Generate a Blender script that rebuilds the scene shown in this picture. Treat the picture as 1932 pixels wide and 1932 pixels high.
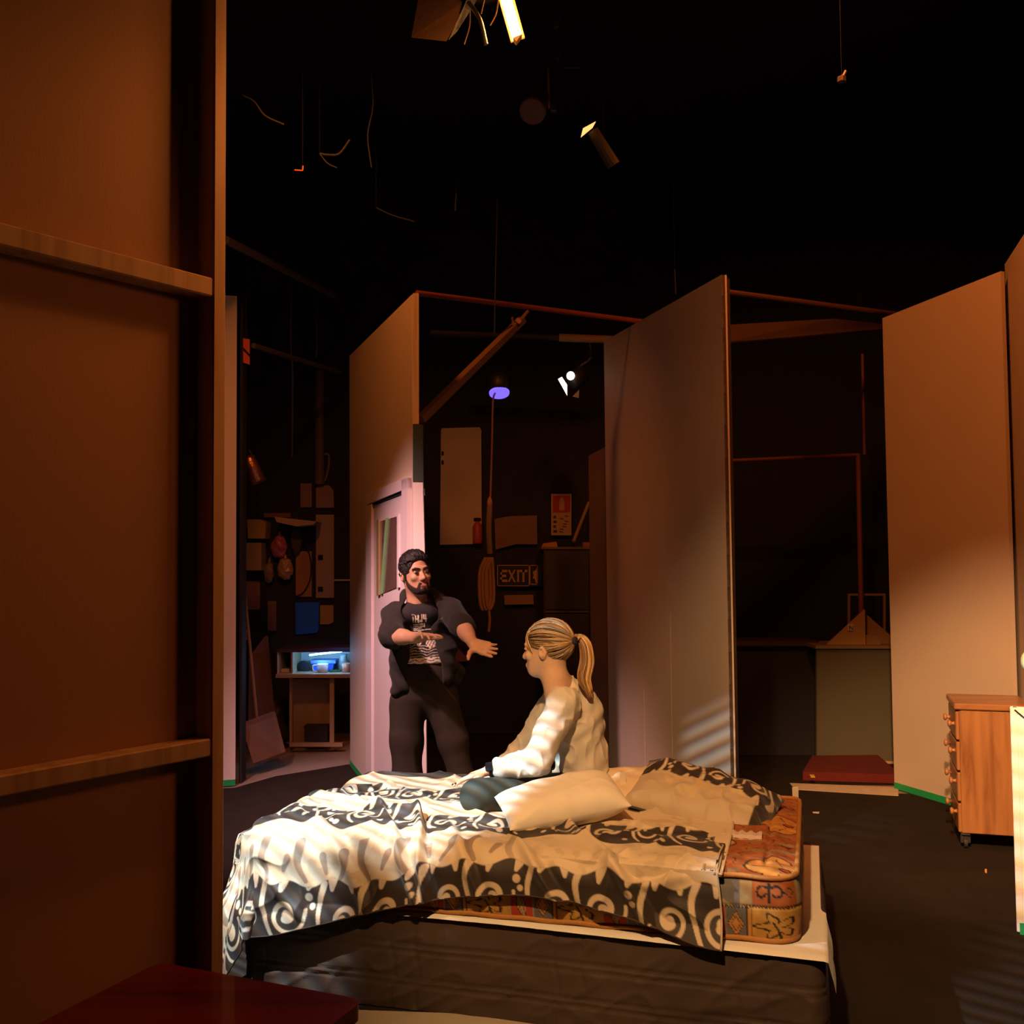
import bpy, bmesh, math, random
import numpy as np
from mathutils import Matrix, Vector

for _o in list(bpy.data.objects): bpy.data.objects.remove(_o)
SC = bpy.context.scene
COL = SC.collection
random.seed(7); np.random.seed(7)
A = np.array

# ------------------------------------------------------------------ camera
FPX, CAMH = 1950.0, 1.65
_p, _r = math.atan(90 / 1950.0), 0.009
_fw = A([0, math.cos(_p), math.sin(_p)]); _u0 = A([0, -math.sin(_p), math.cos(_p)]); _r0 = A([1.0, 0, 0])
CR = _r0 * math.cos(_r) - _u0 * math.sin(_r); CU = _u0 * math.cos(_r) + _r0 * math.sin(_r)
CC = A([0, 0, CAMH])
cam_d = bpy.data.cameras.new('camera'); cam = bpy.data.objects.new('camera', cam_d); COL.objects.link(cam)
cam_d.sensor_width = 36; cam_d.lens = 36 * FPX / 1932; cam_d.clip_start = .05; cam_d.clip_end = 60
cam.matrix_world = Matrix(((CR[0], CU[0], -_fw[0], CC[0]), (CR[1], CU[1], -_fw[1], CC[1]), (CR[2], CU[2], -_fw[2], CC[2]), (0, 0, 0, 1)))
SC.camera = cam

def ray(x, y): return _fw * FPX + CR * (x - 966) + CU * (966 - y)
def at(x, y, Y):                       # point of the place seen at photo pixel x, y, at distance Y
    d = ray(x, y); return CC + d * (Y / d[1])
def fl(x, y, z=0.0):                   # point on a level plane
    d = ray(x, y); return CC + d * ((z - CAMH) / d[2])
def onwall(x, y, p0, p1):              # point on an upright plane through two plan points
    d = ray(x, y); n = A([p1[1] - p0[1], p0[0] - p1[0]]); k = (n @ A(p0[:2])) / (n @ d[:2]); return CC + d * k

# ------------------------------------------------------------------ world, exposure, lights
w = bpy.data.worlds.new('world'); SC.world = w; w.use_nodes = True
w.node_tree.nodes['Background'].inputs[0].default_value = (.25, .3, .6, 1)
w.node_tree.nodes['Background'].inputs[1].default_value = .002
SC.view_settings.view_transform = 'Standard'; SC.view_settings.look = 'None'
SC.view_settings.exposure = 0.0; SC.view_settings.gamma = 1; SC.view_settings.use_curve_mapping = False
SC.cycles.max_bounces = 5; SC.cycles.sample_clamp_indirect = 4.0

def spot(name, loc, target, power, col, ang, blend=.5, radius=.06):
    d = bpy.data.lights.new(name, 'SPOT'); d.energy = power; d.color = col; d.spot_size = math.radians(ang)
    d.spot_blend = blend; d.shadow_soft_size = radius
    o = bpy.data.objects.new(name, d); COL.objects.link(o); o.location = loc
    o.rotation_euler = (Vector(target) - Vector(loc)).to_track_quat('-Z', 'Y').to_euler()
    return o

def gobo(o, stripes):
    """slatted gobo plate in a spotlight: list of (u0,u1,v0,v1,gain) panes cut into slats"""
    d = o.data; d.use_nodes = True; nt = d.node_tree; N = nt.nodes; L = nt.links
    em = [n for n in N if n.type == 'EMISSION'][0]
    tc = N.new('ShaderNodeTexCoord'); sp = N.new('ShaderNodeSeparateXYZ'); L.new(tc.outputs['Normal'], sp.inputs[0])
    def m(op, a, b=None, c=None):
        n = N.new('ShaderNodeMath'); n.operation = op
        for i, v in enumerate((a, b, c)):
            if v is None: continue
            if isinstance(v, (int, float)): n.inputs[i].default_value = v
            else: L.new(v, n.inputs[i])
        return n.outputs[0]
    z = m('ABSOLUTE', sp.outputs[2]); u = m('DIVIDE', sp.outputs[0], z); v = m('DIVIDE', sp.outputs[1], z)
    def win(x, a, b, s=.02):
        e1 = N.new('ShaderNodeMapRange'); e1.interpolation_type = 'SMOOTHSTEP'
        e1.inputs[1].default_value = a - s; e1.inputs[2].default_value = a + s; L.new(x, e1.inputs[0])
        e2 = N.new('ShaderNodeMapRange'); e2.interpolation_type = 'SMOOTHSTEP'
        e2.inputs[1].default_value = b - s; e2.inputs[2].default_value = b + s; L.new(x, e2.inputs[0])
        return m('SUBTRACT', e1.outputs[0], e2.outputs[0])
    tot = None
    for (u0, u1, v0, v1, g, s) in stripes:
        k = m('MULTIPLY', m('MULTIPLY', win(u, u0, u1, s), win(v, v0, v1, s)), g)
        tot = k if tot is None else m('ADD', tot, k)
    def slat(off):
        w_ = m('SINE', m('ADD', m('MULTIPLY', v, 2 * math.pi / SLAT), off))
        r = N.new('ShaderNodeMapRange'); r.interpolation_type = 'SMOOTHSTEP'
        r.inputs[1].default_value = -.7; r.inputs[2].default_value = .4; r.inputs[3].default_value = .1; L.new(w_, r.inputs[0])
        return r.outputs[0]
    cb = N.new('ShaderNodeCombineXYZ')      # slight colour fringing of the lens
    for i, off in enumerate((.45, 0, -.35)): L.new(slat(off), cb.inputs[i])
    L.new(cb.outputs[0], em.inputs[0]); L.new(tot, em.inputs[1])

SLAT = .021
key = spot('amber_front_light', (-.3, .9, 3.7), (1.2, 4.6, .15), 730, (1.0, .57, .235), 49, .6, .07)
right = spot('added_low_right_fill', (.6, 1.4, 3.6), (2.75, 6.3, .2), 1500, (1.0, .52, .23), 30, .75, .06)  # added spot that brightens the low right flat and the chest
side = spot('added_side_fill', (2.9, 3.5, 2.9), (-1.15, 2.55, 1.35), 70, (1.0, .25, .04), 42, .8, .3)  # added fill from the right, evens out the foreground flat
wash = spot('added_right_fill', (1.25, 4.5, 4.8), (2.6, 6.6, 1.6), 230, (1.0, .25, .045), 110, .7, .2)  # added wash to turn the upper right flat orange
wash2 = spot('added_door_fill', (-1.35, 5.0, 4.7), (-.95, 7.0, 2.6), 150, (1.0, .27, .045), 75, .8, .15)  # added wash to turn the top of the door flat orange
pink = spot('pink_side_light', (-2.3, 3.5, 4.2), (-.95, 6.5, .60), 1750, (1.0, .56, .58), 38, .9, .07)
actor_fill = spot('added_actor_fill', (-1.9, 3.2, 3.9), (-.40, 5.35, 1.05), 230, (1.0, .55, .28), 24, .7, .06)  # added spot to brighten the man's face and arms
gob = spot('window_gobo_light', (-1.35, 2.95, 2.75), (.1, 4.5, .65), 1400, (.86, .95, 1.0), 110, .1, .02)
gobo(gob, [(-.34, -.06, -.50, .02, 1.1, .04), (-.06, .07, -.27, .02, 1.1, .04), (-.03, .075, .02, .085, .5, .02), (-.13, .06, .20, .31, .30, .03), (.31, .9, .09, .42, .3, .03), (.37, .9, -.1, .09, .5, .03)])

# ------------------------------------------------------------------ materials
MATS = {}
def M(name, col, rough=.6, var=.12, vs=6.0, bump=.15, bs=80.0, metal=0.0, emit=None, spec=.35, stretch=None, sheen=0):
    if name in MATS: return MATS[name]
    m = bpy.data.materials.new(name); m.use_nodes = True; nt = m.node_tree; N = nt.nodes; L = nt.links
    b = N['Principled BSDF']; b.inputs['Roughness'].default_value = rough; b.inputs['Metallic'].default_value = metal
    b.inputs['Specular IOR Level'].default_value = spec
    if sheen: b.inputs['Sheen Weight'].default_value = sheen
    tc = N.new('ShaderNodeTexCoord'); mp = N.new('ShaderNodeMapping'); L.new(tc.outputs['Object'], mp.inputs[0])
    if stretch: mp.inputs['Scale'].default_value = stretch
    n1 = N.new('ShaderNodeTexNoise'); n1.inputs['Scale'].default_value = vs; n1.inputs['Detail'].default_value = 5; L.new(mp.outputs[0], n1.inputs[0])
    cr = N.new('ShaderNodeMix'); cr.data_type = 'RGBA'
    a = [max(0, c * (1 - var)) for c in col]; c2 = [min(1, c * (1 + var)) for c in col]
    cr.inputs[6].default_value = (*a, 1); cr.inputs[7].default_value = (*c2, 1); L.new(n1.outputs[0], cr.inputs[0])
    L.new(cr.outputs[2], b.inputs['Base Color'])
    if bump:
        n2 = N.new('ShaderNodeTexNoise'); n2.inputs['Scale'].default_value = bs; n2.inputs['Detail'].default_value = 3; L.new(mp.outputs[0], n2.inputs[0])
        bp = N.new('ShaderNodeBump'); bp.inputs['Strength'].default_value = bump; bp.inputs['Distance'].default_value = .01
        L.new(n2.outputs[0], bp.inputs['Height']); L.new(bp.outputs[0], b.inputs['Normal'])
    if emit:
        b.inputs['Emission Color'].default_value = (*emit[0], 1); b.inputs['Emission Strength'].default_value = emit[1]
    MATS[name] = m; return m

def VM(name, rough=.7, bump=.2, bs=300.0, spec=.3, sheen=0, metal=0, aniso=None):
    """printed cloth / skin: colour attribute modulated by fine noise"""
    if name in MATS: return MATS[name]
    m = bpy.data.materials.new(name); m.use_nodes = True; nt = m.node_tree; N = nt.nodes; L = nt.links
    b = N['Principled BSDF']; b.inputs['Roughness'].default_value = rough; b.inputs['Specular IOR Level'].default_value = spec
    if sheen: b.inputs['Sheen Weight'].default_value = sheen
    at_ = N.new('ShaderNodeAttribute'); at_.attribute_name = 'Col'
    tc = N.new('ShaderNodeTexCoord'); n = N.new('ShaderNodeTexNoise'); n.inputs['Scale'].default_value = bs; L.new(tc.outputs['Object'], n.inputs[0])
    mr = N.new('ShaderNodeMapRange'); mr.inputs[3].default_value = .85; mr.inputs[4].default_value = 1.1; L.new(n.outputs[0], mr.inputs[0])
    mx = N.new('ShaderNodeVectorMath'); mx.operation = 'SCALE'; L.new(at_.outputs['Color'], mx.inputs[0]); L.new(mr.outputs[0], mx.inputs['Scale'])
    L.new(mx.outputs[0], b.inputs['Base Color'])
    bp = N.new('ShaderNodeBump'); bp.inputs['Strength'].default_value = bump; bp.inputs['Distance'].default_value = .004
    L.new(n.outputs[0], bp.inputs['Height']); L.new(bp.outputs[0], b.inputs['Normal'])
    MATS[name] = m; return m

def wood(name, c1, c2, rough=.45, scale=3.0, stretch=(9, 9, .7), coat=0):
    if name in MATS: return MATS[name]
    m = bpy.data.materials.new(name); m.use_nodes = True; nt = m.node_tree; N = nt.nodes; L = nt.links
    b = N['Principled BSDF']; b.inputs['Roughness'].default_value = rough; b.inputs['Coat Weight'].default_value = coat
    tc = N.new('ShaderNodeTexCoord'); mp = N.new('ShaderNodeMapping'); mp.inputs['Scale'].default_value = stretch; L.new(tc.outputs['Object'], mp.inputs[0])
    n = N.new('ShaderNodeTexNoise'); n.inputs['Scale'].default_value = scale; n.inputs['Detail'].default_value = 6; n.inputs['Distortion'].default_value = .6; L.new(mp.outputs[0], n.inputs[0])
    r = N.new('ShaderNodeValToRGB'); e = r.color_ramp.elements
    e[0].position = .35; e[0].color = (*c1, 1); e[1].position = .62; e[1].color = (*c2, 1)
    k = r.color_ramp.elements.new(.48); k.color = (*[(a * .35 + b_ * .65) for a, b_ in zip(c1, c2)], 1)
    L.new(n.outputs[0], r.inputs[0]); L.new(r.outputs[0], b.inputs['Base Color'])
    bp = N.new('ShaderNodeBump'); bp.inputs['Strength'].default_value = .12; bp.inputs['Distance'].default_value = .004; L.new(n.outputs[0], bp.inputs['Height']); L.new(bp.outputs[0], b.inputs['Normal'])
    MATS[name] = m; return m

# ------------------------------------------------------------------ objects
WL = {}
def _link(o, parent, c):
    COL.objects.link(o); WL[o.name] = A(c, dtype=float)
    if parent is not None:
        o.parent = parent; o.location = A(c) - WL[parent.name]
    else: o.location = c
def thing(name, label, cat, loc, group=None):
    o = bpy.data.objects.new(name, None); o.empty_display_size = .1; _link(o, None, loc)
    o['label'] = label; o['category'] = cat
    if group: o['group'] = group
    return o
def tag(o, label=None, cat=None, group=None, kind=None):
    if label: o['label'] = label
    if cat: o['category'] = cat
    if group: o['group'] = group
    if kind: o['kind'] = kind
    return o
def obj(name, G, mat, parent=None, smooth=False, col=None, label=None):
    """G = (verts, faces) in world space -> one mesh object"""
    V, F = G; V = np.asarray(V, dtype=float)
    c = (V.min(0) + V.max(0)) / 2; c[2] = V[:, 2].min()
    me = bpy.data.meshes.new(name)
    if isinstance(F, np.ndarray):
        me.vertices.add(len(V)); me.vertices.foreach_set('co', (V - c).astype(np.float32).ravel())
        k = F.shape[1]; me.loops.add(F.size); me.loops.foreach_set('vertex_index', F.astype(np.int32).ravel())
        me.polygons.add(len(F)); me.polygons.foreach_set('loop_start', np.arange(0, F.size, k, dtype=np.int32))
        me.update(calc_edges=True)
    else:
        me.from_pydata([tuple(v) for v in V - c], [], [tuple(f) for f in F])
        if len(F) < 20000:
            bm = bmesh.new(); bm.from_mesh(me); bmesh.ops.recalc_face_normals(bm, faces=bm.faces); bm.to_mesh(me); bm.free()
    if smooth: me.polygons.foreach_set('use_smooth', np.ones(len(me.polygons), dtype=bool))
    if col is not None:
        ca = me.color_attributes.new('Col', 'FLOAT_COLOR', 'POINT')
        ca.data.foreach_set('color', np.c_[col, np.ones(len(col))].astype(np.float32).ravel())
    me.materials.append(mat); me.validate()
    o = bpy.data.objects.new(name, me); _link(o, parent, c)
    if label: o['label'] = label
    return o
def struct(name, G, mat, parent=None, **k):
    o = obj(name, G, mat, parent, **k); o['kind'] = 'structure'; return o

# ------------------------------------------------------------------ shapes
def rotz(a): c, s = math.cos(a), math.sin(a); return A([[c, -s, 0], [s, c, 0], [0, 0, 1.0]])
def rotx(a): c, s = math.cos(a), math.sin(a); return A([[1.0, 0, 0], [0, c, -s], [0, s, c]])
def roty(a): c, s = math.cos(a), math.sin(a); return A([[c, 0, s], [0, 1.0, 0], [-s, 0, c]])
def nrm(v): v = A(v, dtype=float); return v / np.linalg.norm(v)
def join(*gs):
    V = []; F = []; n = 0
    for v, f in gs:
        V.append(np.asarray(v, dtype=float)); F += [tuple(int(i) + n for i in q) for q in f]; n += len(v)
    return np.vstack(V), F
def box(c, size, R=None, b=.004):
    """chamfered box centred at c"""
    h = A(size, dtype=float) / 2; b = min(b, h.min() * .49); V = []; idx = {}
    for sx in (-1, 1):
        for sy in (-1, 1):
            for sz in (-1, 1):
                for k in range(3):
                    p = A([sx * h[0], sy * h[1], sz * h[2]]); s = A([sx, sy, sz])
                    q = p - s * b; q[k] = p[k]; idx[(sx, sy, sz, k)] = len(V); V.append(q)
    F = []
    for k in range(3):
        a, e = (k + 1) % 3, (k + 2) % 3
        for s in (-1, 1):
            q = []
            for (i, j) in ((-1, -1), (1, -1), (1, 1), (-1, 1)):
                t = [0, 0, 0]; t[k] = s; t[a] = i; t[e] = j; q.append(idx[(*t, k)])
            F.append(q)
        for i in (-1, 1):
            for j in (-1, 1):
                t = [0, 0, 0]; t[a] = i; t[e] = j; t[k] = -1; t2 = list(t); t2[k] = 1
                F.append([idx[(*t, a)], idx[(*t2, a)], idx[(*t2, e)], idx[(*t, e)]])
    for sx in (-1, 1):
        for sy in (-1, 1):
            for sz in (-1, 1): F.append([idx[(sx, sy, sz, k)] for k in range(3)])
    V = A(V)
    if R is not None: V = V @ A(R).T
    return V + A(c), F
def frame(d, up=(0, 0, 1)):
    d = nrm(d); up = A(up, dtype=float)
    if abs(d @ up) > .97: up = A([1.0, 0, 0])
    x = nrm(np.cross(up, d)); return x, np.cross(d, x), d
def beam(p0, p1, wx, wy, up=(0, 0, 1), b=.003):
    p0 = A(p0, dtype=float); p1 = A(p1, dtype=float); x, y, d = frame(p1 - p0, up)
    return box((p0 + p1) / 2, (wx, wy, np.linalg.norm(p1 - p0)), np.c_[x, y, d], b)
def tube(pts, r, n=8, cap=True):
    P = [A(p, dtype=float) for p in pts]; m = len(P); rs = [r] * m if np.isscalar(r) else list(r)
    V = []; F = []; x = None
    for i in range(m):
        d = P[min(i + 1, m - 1)] - P[max(i - 1, 0)]
        d = nrm(d) if np.linalg.norm(d) > 1e-9 else A([0, 0, 1.0])
        if x is None: x, y, _ = frame(d)
        else:
            x = x - d * (x @ d); x = nrm(x); y = np.cross(d, x)
        for k in range(n):
            t = 2 * math.pi * k / n; V.append(P[i] + rs[i] * (x * math.cos(t) + y * math.sin(t)))
    for i in range(m - 1):
        for k in range(n): F.append((i * n + k, i * n + (k + 1) % n, (i + 1) * n + (k + 1) % n, (i + 1) * n + k))
    if cap: F.append(tuple(range(n))[::-1]); F.append(tuple((m - 1) * n + k for k in range(n)))
    return A(V), F
def lathe(prof, o, d=(0, 0, 1), n=20):
    """profile (radius, height) spun about axis d through o"""
    x, y, d = frame(d); V = []; F = []; m = len(prof); o = A(o, dtype=float)
    for (r, h) in prof:
        for k in range(n):
            t = 2 * math.pi * k / n; V.append(o + d * h + r * (x * math.cos(t) + y * math.sin(t)))
    for i in range(m - 1):
        for k in range(n): F.append((i * n + k, i * n + (k + 1) % n, (i + 1) * n + (k + 1) % n, (i + 1) * n + k))
    if prof[0][0] > 1e-6: F.append(tuple(range(n))[::-1])
    if prof[-1][0] > 1e-6: F.append(tuple((m - 1) * n + k for k in range(n)))
    return A(V), F
def prism(poly, ext):
    P = A(poly, dtype=float); n = len(P); V = np.vstack([P, P + A(ext, dtype=float)])
    F = [tuple(range(n)), tuple(range(n, 2 * n))[::-1]] + [(i, (i + 1) % n, n + (i + 1) % n, n + i) for i in range(n)]
    return V, F
def grid(P, cu=False, cv=False):
    """array [nu,nv,3] -> quads (numpy)"""
    nu, nv = P.shape[:2]; I = np.arange(nu * nv).reshape(nu, nv)
    if cu: I = np.vstack([I, I[:1]])
    if cv: I = np.hstack([I, I[:, :1]])
    F = np.stack([I[:-1, :-1], I[1:, :-1], I[1:, 1:], I[:-1, 1:]], -1).reshape(-1, 4)
    return P.reshape(-1, 3), F
def smooth_path(pts, n=8):
    P = A(pts, dtype=float); P = np.vstack([2 * P[0] - P[1], P, 2 * P[-1] - P[-2]]); out = []
    for i in range(1, len(P) - 2):
        for k in range(n):
            t = k / n; a, b, c, d = P[i - 1], P[i], P[i + 1], P[i + 2]
            out.append(.5 * (2 * b + (c - a) * t + (2 * a - 5 * b + 4 * c - d) * t * t + (3 * b - a - 3 * c + d) * t ** 3))
    out.append(P[-2]); return A(out)
_H = np.random.RandomState(3).rand(64, 64, 64).astype(np.float32)
def vnoise(P):
    """smooth value noise in 0..1 for points [...,3]"""
    i = np.floor(P).astype(int); f = P - i; f = f * f * (3 - 2 * f); r = 0
    for a in (0, 1):
        for b in (0, 1):
            for c in (0, 1):
                wgt = (f[..., 0] if a else 1 - f[..., 0]) * (f[..., 1] if b else 1 - f[..., 1]) * (f[..., 2] if c else 1 - f[..., 2])
                r = r + wgt * _H[(i[..., 0] + a) % 64, (i[..., 1] + b) % 64, (i[..., 2] + c) % 64]
    return r
def fbm(P, o=3):
    r = 0; a = .5
    for k in range(o): r = r + a * vnoise(P * 2 ** k + 7.3 * k); a *= .5
    return r / (1 - .5 ** o)
def sstep(a, b, x): t = np.clip((x - a) / (b - a), 0, 1); return t * t * (3 - 2 * t)
def flat_text(s, o, xdir, zdir, size, name, mat, parent, extr=.002):
    """lettering as a thin mesh: o = lower left corner"""
    cu = bpy.data.curves.new('t', 'FONT'); cu.body = s; cu.size = size; cu.extrude = extr
    t = bpy.data.objects.new('t', cu); COL.objects.link(t); bpy.context.view_layer.update()
    me = t.evaluated_get(bpy.context.evaluated_depsgraph_get()).to_mesh()
    V = A([tuple(v.co) for v in me.vertices]); F = [tuple(p.vertices) for p in me.polygons]
    bpy.data.objects.remove(t); x = nrm(xdir); z = nrm(zdir); n = np.cross(x, z)
    return obj(name, (A(o) + V[:, :1] * x + V[:, 1:2] * z + V[:, 2:] * n, F), mat, parent)

# ------------------------------------------------------------------ structure
black = M('black_paint', (.018, .016, .018), .8, .3)
m_floor = M('concrete_floor', (.30, .22, .17), .8, .25, 3, .2, 40)
m_carpet = M('dark_carpet', (.034, .024, .019), .95, .35, 5, .8, 500, spec=.1)
m_green = M('green_tape', (.02, .33, .11), .5, .1)
ply = M('painted_plywood', (.60, .48, .38), .62, .07, 3, .12, 60, spec=.25)
rawply = M('raw_plywood', (.46, .27, .16), .65, .06, 2.5, .05, 70, stretch=(2, 2, .6))
pine = wood('pine_batten', (.42, .27, .15), (.60, .42, .26), .6, 2, (8, 8, .6))
white_p = M('white_paint', (.72, .62, .56), .5, .05, 5, .05)
BY = 10.0
struct('floor', box((.3, 5.2, -.05), (10, 10.6, .1)), m_floor)
struct('wall_back', box((.3, BY + .05, 2.8), (10, .1, 5.6)), black)
struct('wall_left', box((-4.65, 5.2, 2.8), (.1, 10.6, 5.6)), black)
struct('wall_right', box((5.25, 5.2, 2.8), (.1, 10.6, 5.6)), black)
struct('ceiling', box((.3, 5.2, 5.65), (10, 10.6, .1)), black)
cp = [(-4.5, .2, 0), (-4.5, 7.2, 0), fl(443, 1488), fl(520, 1466), fl(655, 1444), (-1.2, 8.5, 0), (-1.1, 9.95, 0), (3.2, 9.95, 0), (2.95, 7.5, 0), (2.0, 7.6, 0), fl(1500, 1488), fl(1690, 1499), (5.1, 7.0, 0), (5.1, .2, 0)]  # outline carried to the back wall so the rear floor reads dark
tag(obj('stage_carpet', prism([(p[0], p[1], .001) for p in cp], (0, 0, .006)), m_carpet), 'large dark brown carpet covering the stage floor under the bed', 'carpet')
bm_ = M('beige_mat', (.34, .29, .22), .9, .1, 20, .4, 300)
tag(obj('floor_mat', box((-.35, 3.42, .013), (1.5, .8, .01), rotz(-.1)), bm_), 'beige floor mat peeking out below the front of the bed base', 'mat')

def flat_panel(p0, p1, z1, th=.03, z0=0.008):
    """upright sheet between two plan points, thickness behind the face seen from the camera"""
    p0 = A(p0[:2], dtype=float); p1 = A(p1[:2], dtype=float); d = nrm(p1 - p0); n = A([d[1], -d[0]])
    if n @ (p0) < 0: n = -n
    zz = z1 if isinstance(z1, (tuple, list)) else (z1, z1)
    poly = [(*p0, z0), (*p1, z0), (*p1, zz[1]), (*p0, zz[0])]
    return prism(poly, (*(n * th), 0)), A([n[0], n[1], 0.])
def tape(p0, p1, n, parent, h=.045):
    q0 = A([p0[0], p0[1], .008]) - n * .003; q1 = A([p1[0], p1[1], .008]) - n * .003
    obj('tape', prism([q0, q1, q1 + A([0, 0, h]), q0 + A([0, 0, h])], n * .0025), m_green, parent, label='bright green tape along the bottom edge')

# foreground flat seen from behind, at the left
L1 = at(425, 1000, 3.0); ld = nrm([-.585, -.81, 0])
t = thing('stage_flat', 'tall foreground stage flat of raw plywood with pine battens, seen from behind', 'stage flat', (L1[0], L1[1], 0))
nL = A([.81, -.585, 0]); L1 = A([L1[0], L1[1], 0]) ; L0 = L1 + ld * 1.25
Hf = 3.6
q0 = L1 - nL * .075; q1 = L0 - nL * .075
obj('panel', prism([q0 + [0, 0, .008], q1 + [0, 0, .008], q1 + [0, 0, Hf], q0 + [0, 0, Hf]], -nL * .012), rawply, t)
obj('stile', box(L1 + ld * .0225 - nL * .0375 + [0, 0, Hf / 2 + .004], (.045, .074, Hf - .008), np.c_[ld, nL, [0, 0, 1]]), pine, t)
obj('stile', box(L0 - ld * .0225 - nL * .0375 + [0, 0, Hf / 2 + .004], (.045, .074, Hf - .008), np.c_[ld, nL, [0, 0, 1]]), pine, t)
for (py, hh) in ((548, .055), (1406, .05)):
    z = at(403, py, 3.0)[2]
    obj('rail', box((L1 + L0) / 2 - nL * .0375 + [0, 0, z], (1.16, .07, hh), np.c_[ld, nL, [0, 0, 1]]), pine, t)

# narrow flat seen edge-on behind the foreground post
s0 = fl(444, 1484); s1 = A([s0[0] - .35, s0[1] - .55, 0])
t = thing('stage_flat', 'narrow painted flat edge just behind the foreground post, green tape at its foot', 'stage flat', (s0[0], s0[1], 0))
e0 = fl(418, 1486)
obj('edge_board', prism([(e0[0], e0[1], .008), (s0[0], s0[1], .008), (*(s0[:2] + A([-.0, 0])), 3.65), (e0[0], e0[1], 3.65)], (-.06, .10, 0)), white_p, t)
obj('panel', prism([(s0[0] + .02, s0[1] + .1, .008), (s0[0] + .02, s0[1] + .1, 3.7), (s0[0] + .02, s0[1] + .22, 3.7), (s0[0] + .02, s0[1] + .22, .008)], (-.02, 0, 0)), black, t)
tape(e0, s0, A([0, 1., 0]), t)
# flat with the door
D0 = A([-1.32, 8.40]); D1 = at(779, 1000, 6.0)[:2]
G, nD = flat_panel(D0, D1, (3.33, 3.21), .04)
t = thing('stage_flat', 'painted flat with a white door in it, standing left of the man', 'stage flat', (D1[0], D1[1], 0))
obj('panel', G, ply, t)
dw = lambda x, y: onwall(x, y, D0, D1)
def on_door(quad, th, name, mat, parent, lift=0.0, label=None):
    P = [dw(*q) - nD * lift for q in quad]; return obj(name, prism(P, -nD * th), mat, parent, label=label)
darkm = M('dark_gap', (.012, .01, .012), .9)
gold = M('gilt_edge', (.50, .36, .16), .35, .1, metal=.4)
lwhite = M('lilac_white', (.66, .55, .54), .5, .05, 4, .05)
yb = lambda x: 1446 + (x - 660) * (1602 - 1446) / (783 - 660) - 6
fr = []
for (x0, x1, ya, yb_) in ((697, 708, 955, None), (766, 777, 905, None)):
    on_door([(x0, ya - (x0 - 697) * 0), (x1, ya - 4), (x1, yb(x1)), (x0, yb(x0))], .028, 'door_frame', lwhite, t)
on_door([(697, 934), (777, 899), (777, 921), (697, 953)], .028, 'door_frame', lwhite, t)
lf = on_door([(709, 948), (765, 928), (765, yb(765)), (709, yb(709))], .012, 'door_leaf', lwhite, t)
on_door([(710, 949), (763, 929), (763, 933), (710, 953)], .004, 'gap', darkm, lf, .0125)
gl = M('mirror_glass', (.16, .09, .07), .12, .3, 5, 0, spec=.8)
on_door([(720, 984), (755, 974), (755, 1108), (720, 1122)], .004, 'mirror', gl, lf, .0125, 'dark glass pane in the door')
on_door([(718, 982), (722, 980), (722, 1122), (718, 1124)], .016, 'gilt_strip', gold, lf, .0125)
on_door([(735, 978), (738, 977), (727, 1120), (724, 1121)], .010, 'painted_reflection', M('green_reflection_strip', (.25, .5, .22), .35), lf, .0166)  # solid strip drawn as a green reflection across the glass
on_door([(756, 971), (759, 970), (759, 1108), (756, 1110)], .012, 'gilt_strip', lwhite, lf, .0125)
on_door([(706, 1220), (709, 1218), (709, 1470), (706, 1474)], .006, 'hinge_gap', darkm, t, .0)
tape(D0, D0 + (D1 - D0) * .9, nD, t)
# jamb facing the audience at the flat's near end
def facing(quad, Y, th, name, mat, parent, label=None):
    return obj(name, prism([at(x, y, Y) for x, y in quad], (0, th, 0)), mat, parent, label=label)
facing([(779, 553), (790, 553), (790, 800), (779, 800)], 5.985, .045, 'edge_batten', pine, t)
facing([(779, 801), (798, 801), (799, 909), (779, 909)], 5.985, .03, 'dark_board', M('dark_green_board', (.03, .045, .03), .7), t)
facing([(779, 910), (798, 910), (801, 1030), (806, 1602), (783, 1602)], 5.985, .05, 'jamb', white_p, t)
facing([(798, 922), (801, 922), (802, 935), (798, 935)], 5.98, .02, 'strike_plate', M('steel', (.4, .4, .42), .3, metal=1), t)

# centre flat: two sheets, the far one lower
C0 = fl(1150, 1458)[:2]; C1 = at(1370, 1000, 5.6)[:2]
t = thing('stage_flat', 'tall tan painted flat in the middle, just behind the seated woman', 'stage flat', (C1[0], C1[1], 0))
G, nC = flat_panel(C0, C1, (3.36, 3.20), .03); obj('panel', G, ply, t)
cw = lambda x, y: onwall(x, y, C0, C1)
obj('edge_board', prism([(C1[0], C1[1], .008), (C1[0] + .045, C1[1] + .09, .008), (C1[0] + .045, C1[1] + .09, 3.2), (C1[0], C1[1], 3.2)], nC * .02), M('shadow_brown_board', (.07, .045, .03), .7), t)  # edge darkened in its colour so it looks unlit
for x in (1216, 1268):
    a, b = cw(x, 1440), cw(x + 1.2, 1440); obj('seam', prism([(a[0], a[1], .01), (b[0], b[1], .01), (b[0], b[1], 1.3 if x > 1216 else .75), (a[0], a[1], 1.3 if x > 1216 else .75)], -nC * .0012), ply, t)
tape(C0, C0 + (C1 - C0) * .95, nC, t)
e0 = at(1112, 1000, 8.3); e1 = at(1152, 1000, 8.05)
t = thing('stage_flat', 'lower dark brown panel half hidden behind the middle flat', 'stage flat', (e0[0], e0[1], 0))
zt = at(1112, 860, 8.3)[2]
obj('panel', prism([(e0[0], e0[1], .008), (e1[0], e1[1], .008), (e1[0], e1[1], zt + .06), (e0[0], e0[1], zt)], (.02, .03, 0)), M('brown_panel', (.13, .08, .05), .8), t)
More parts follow.
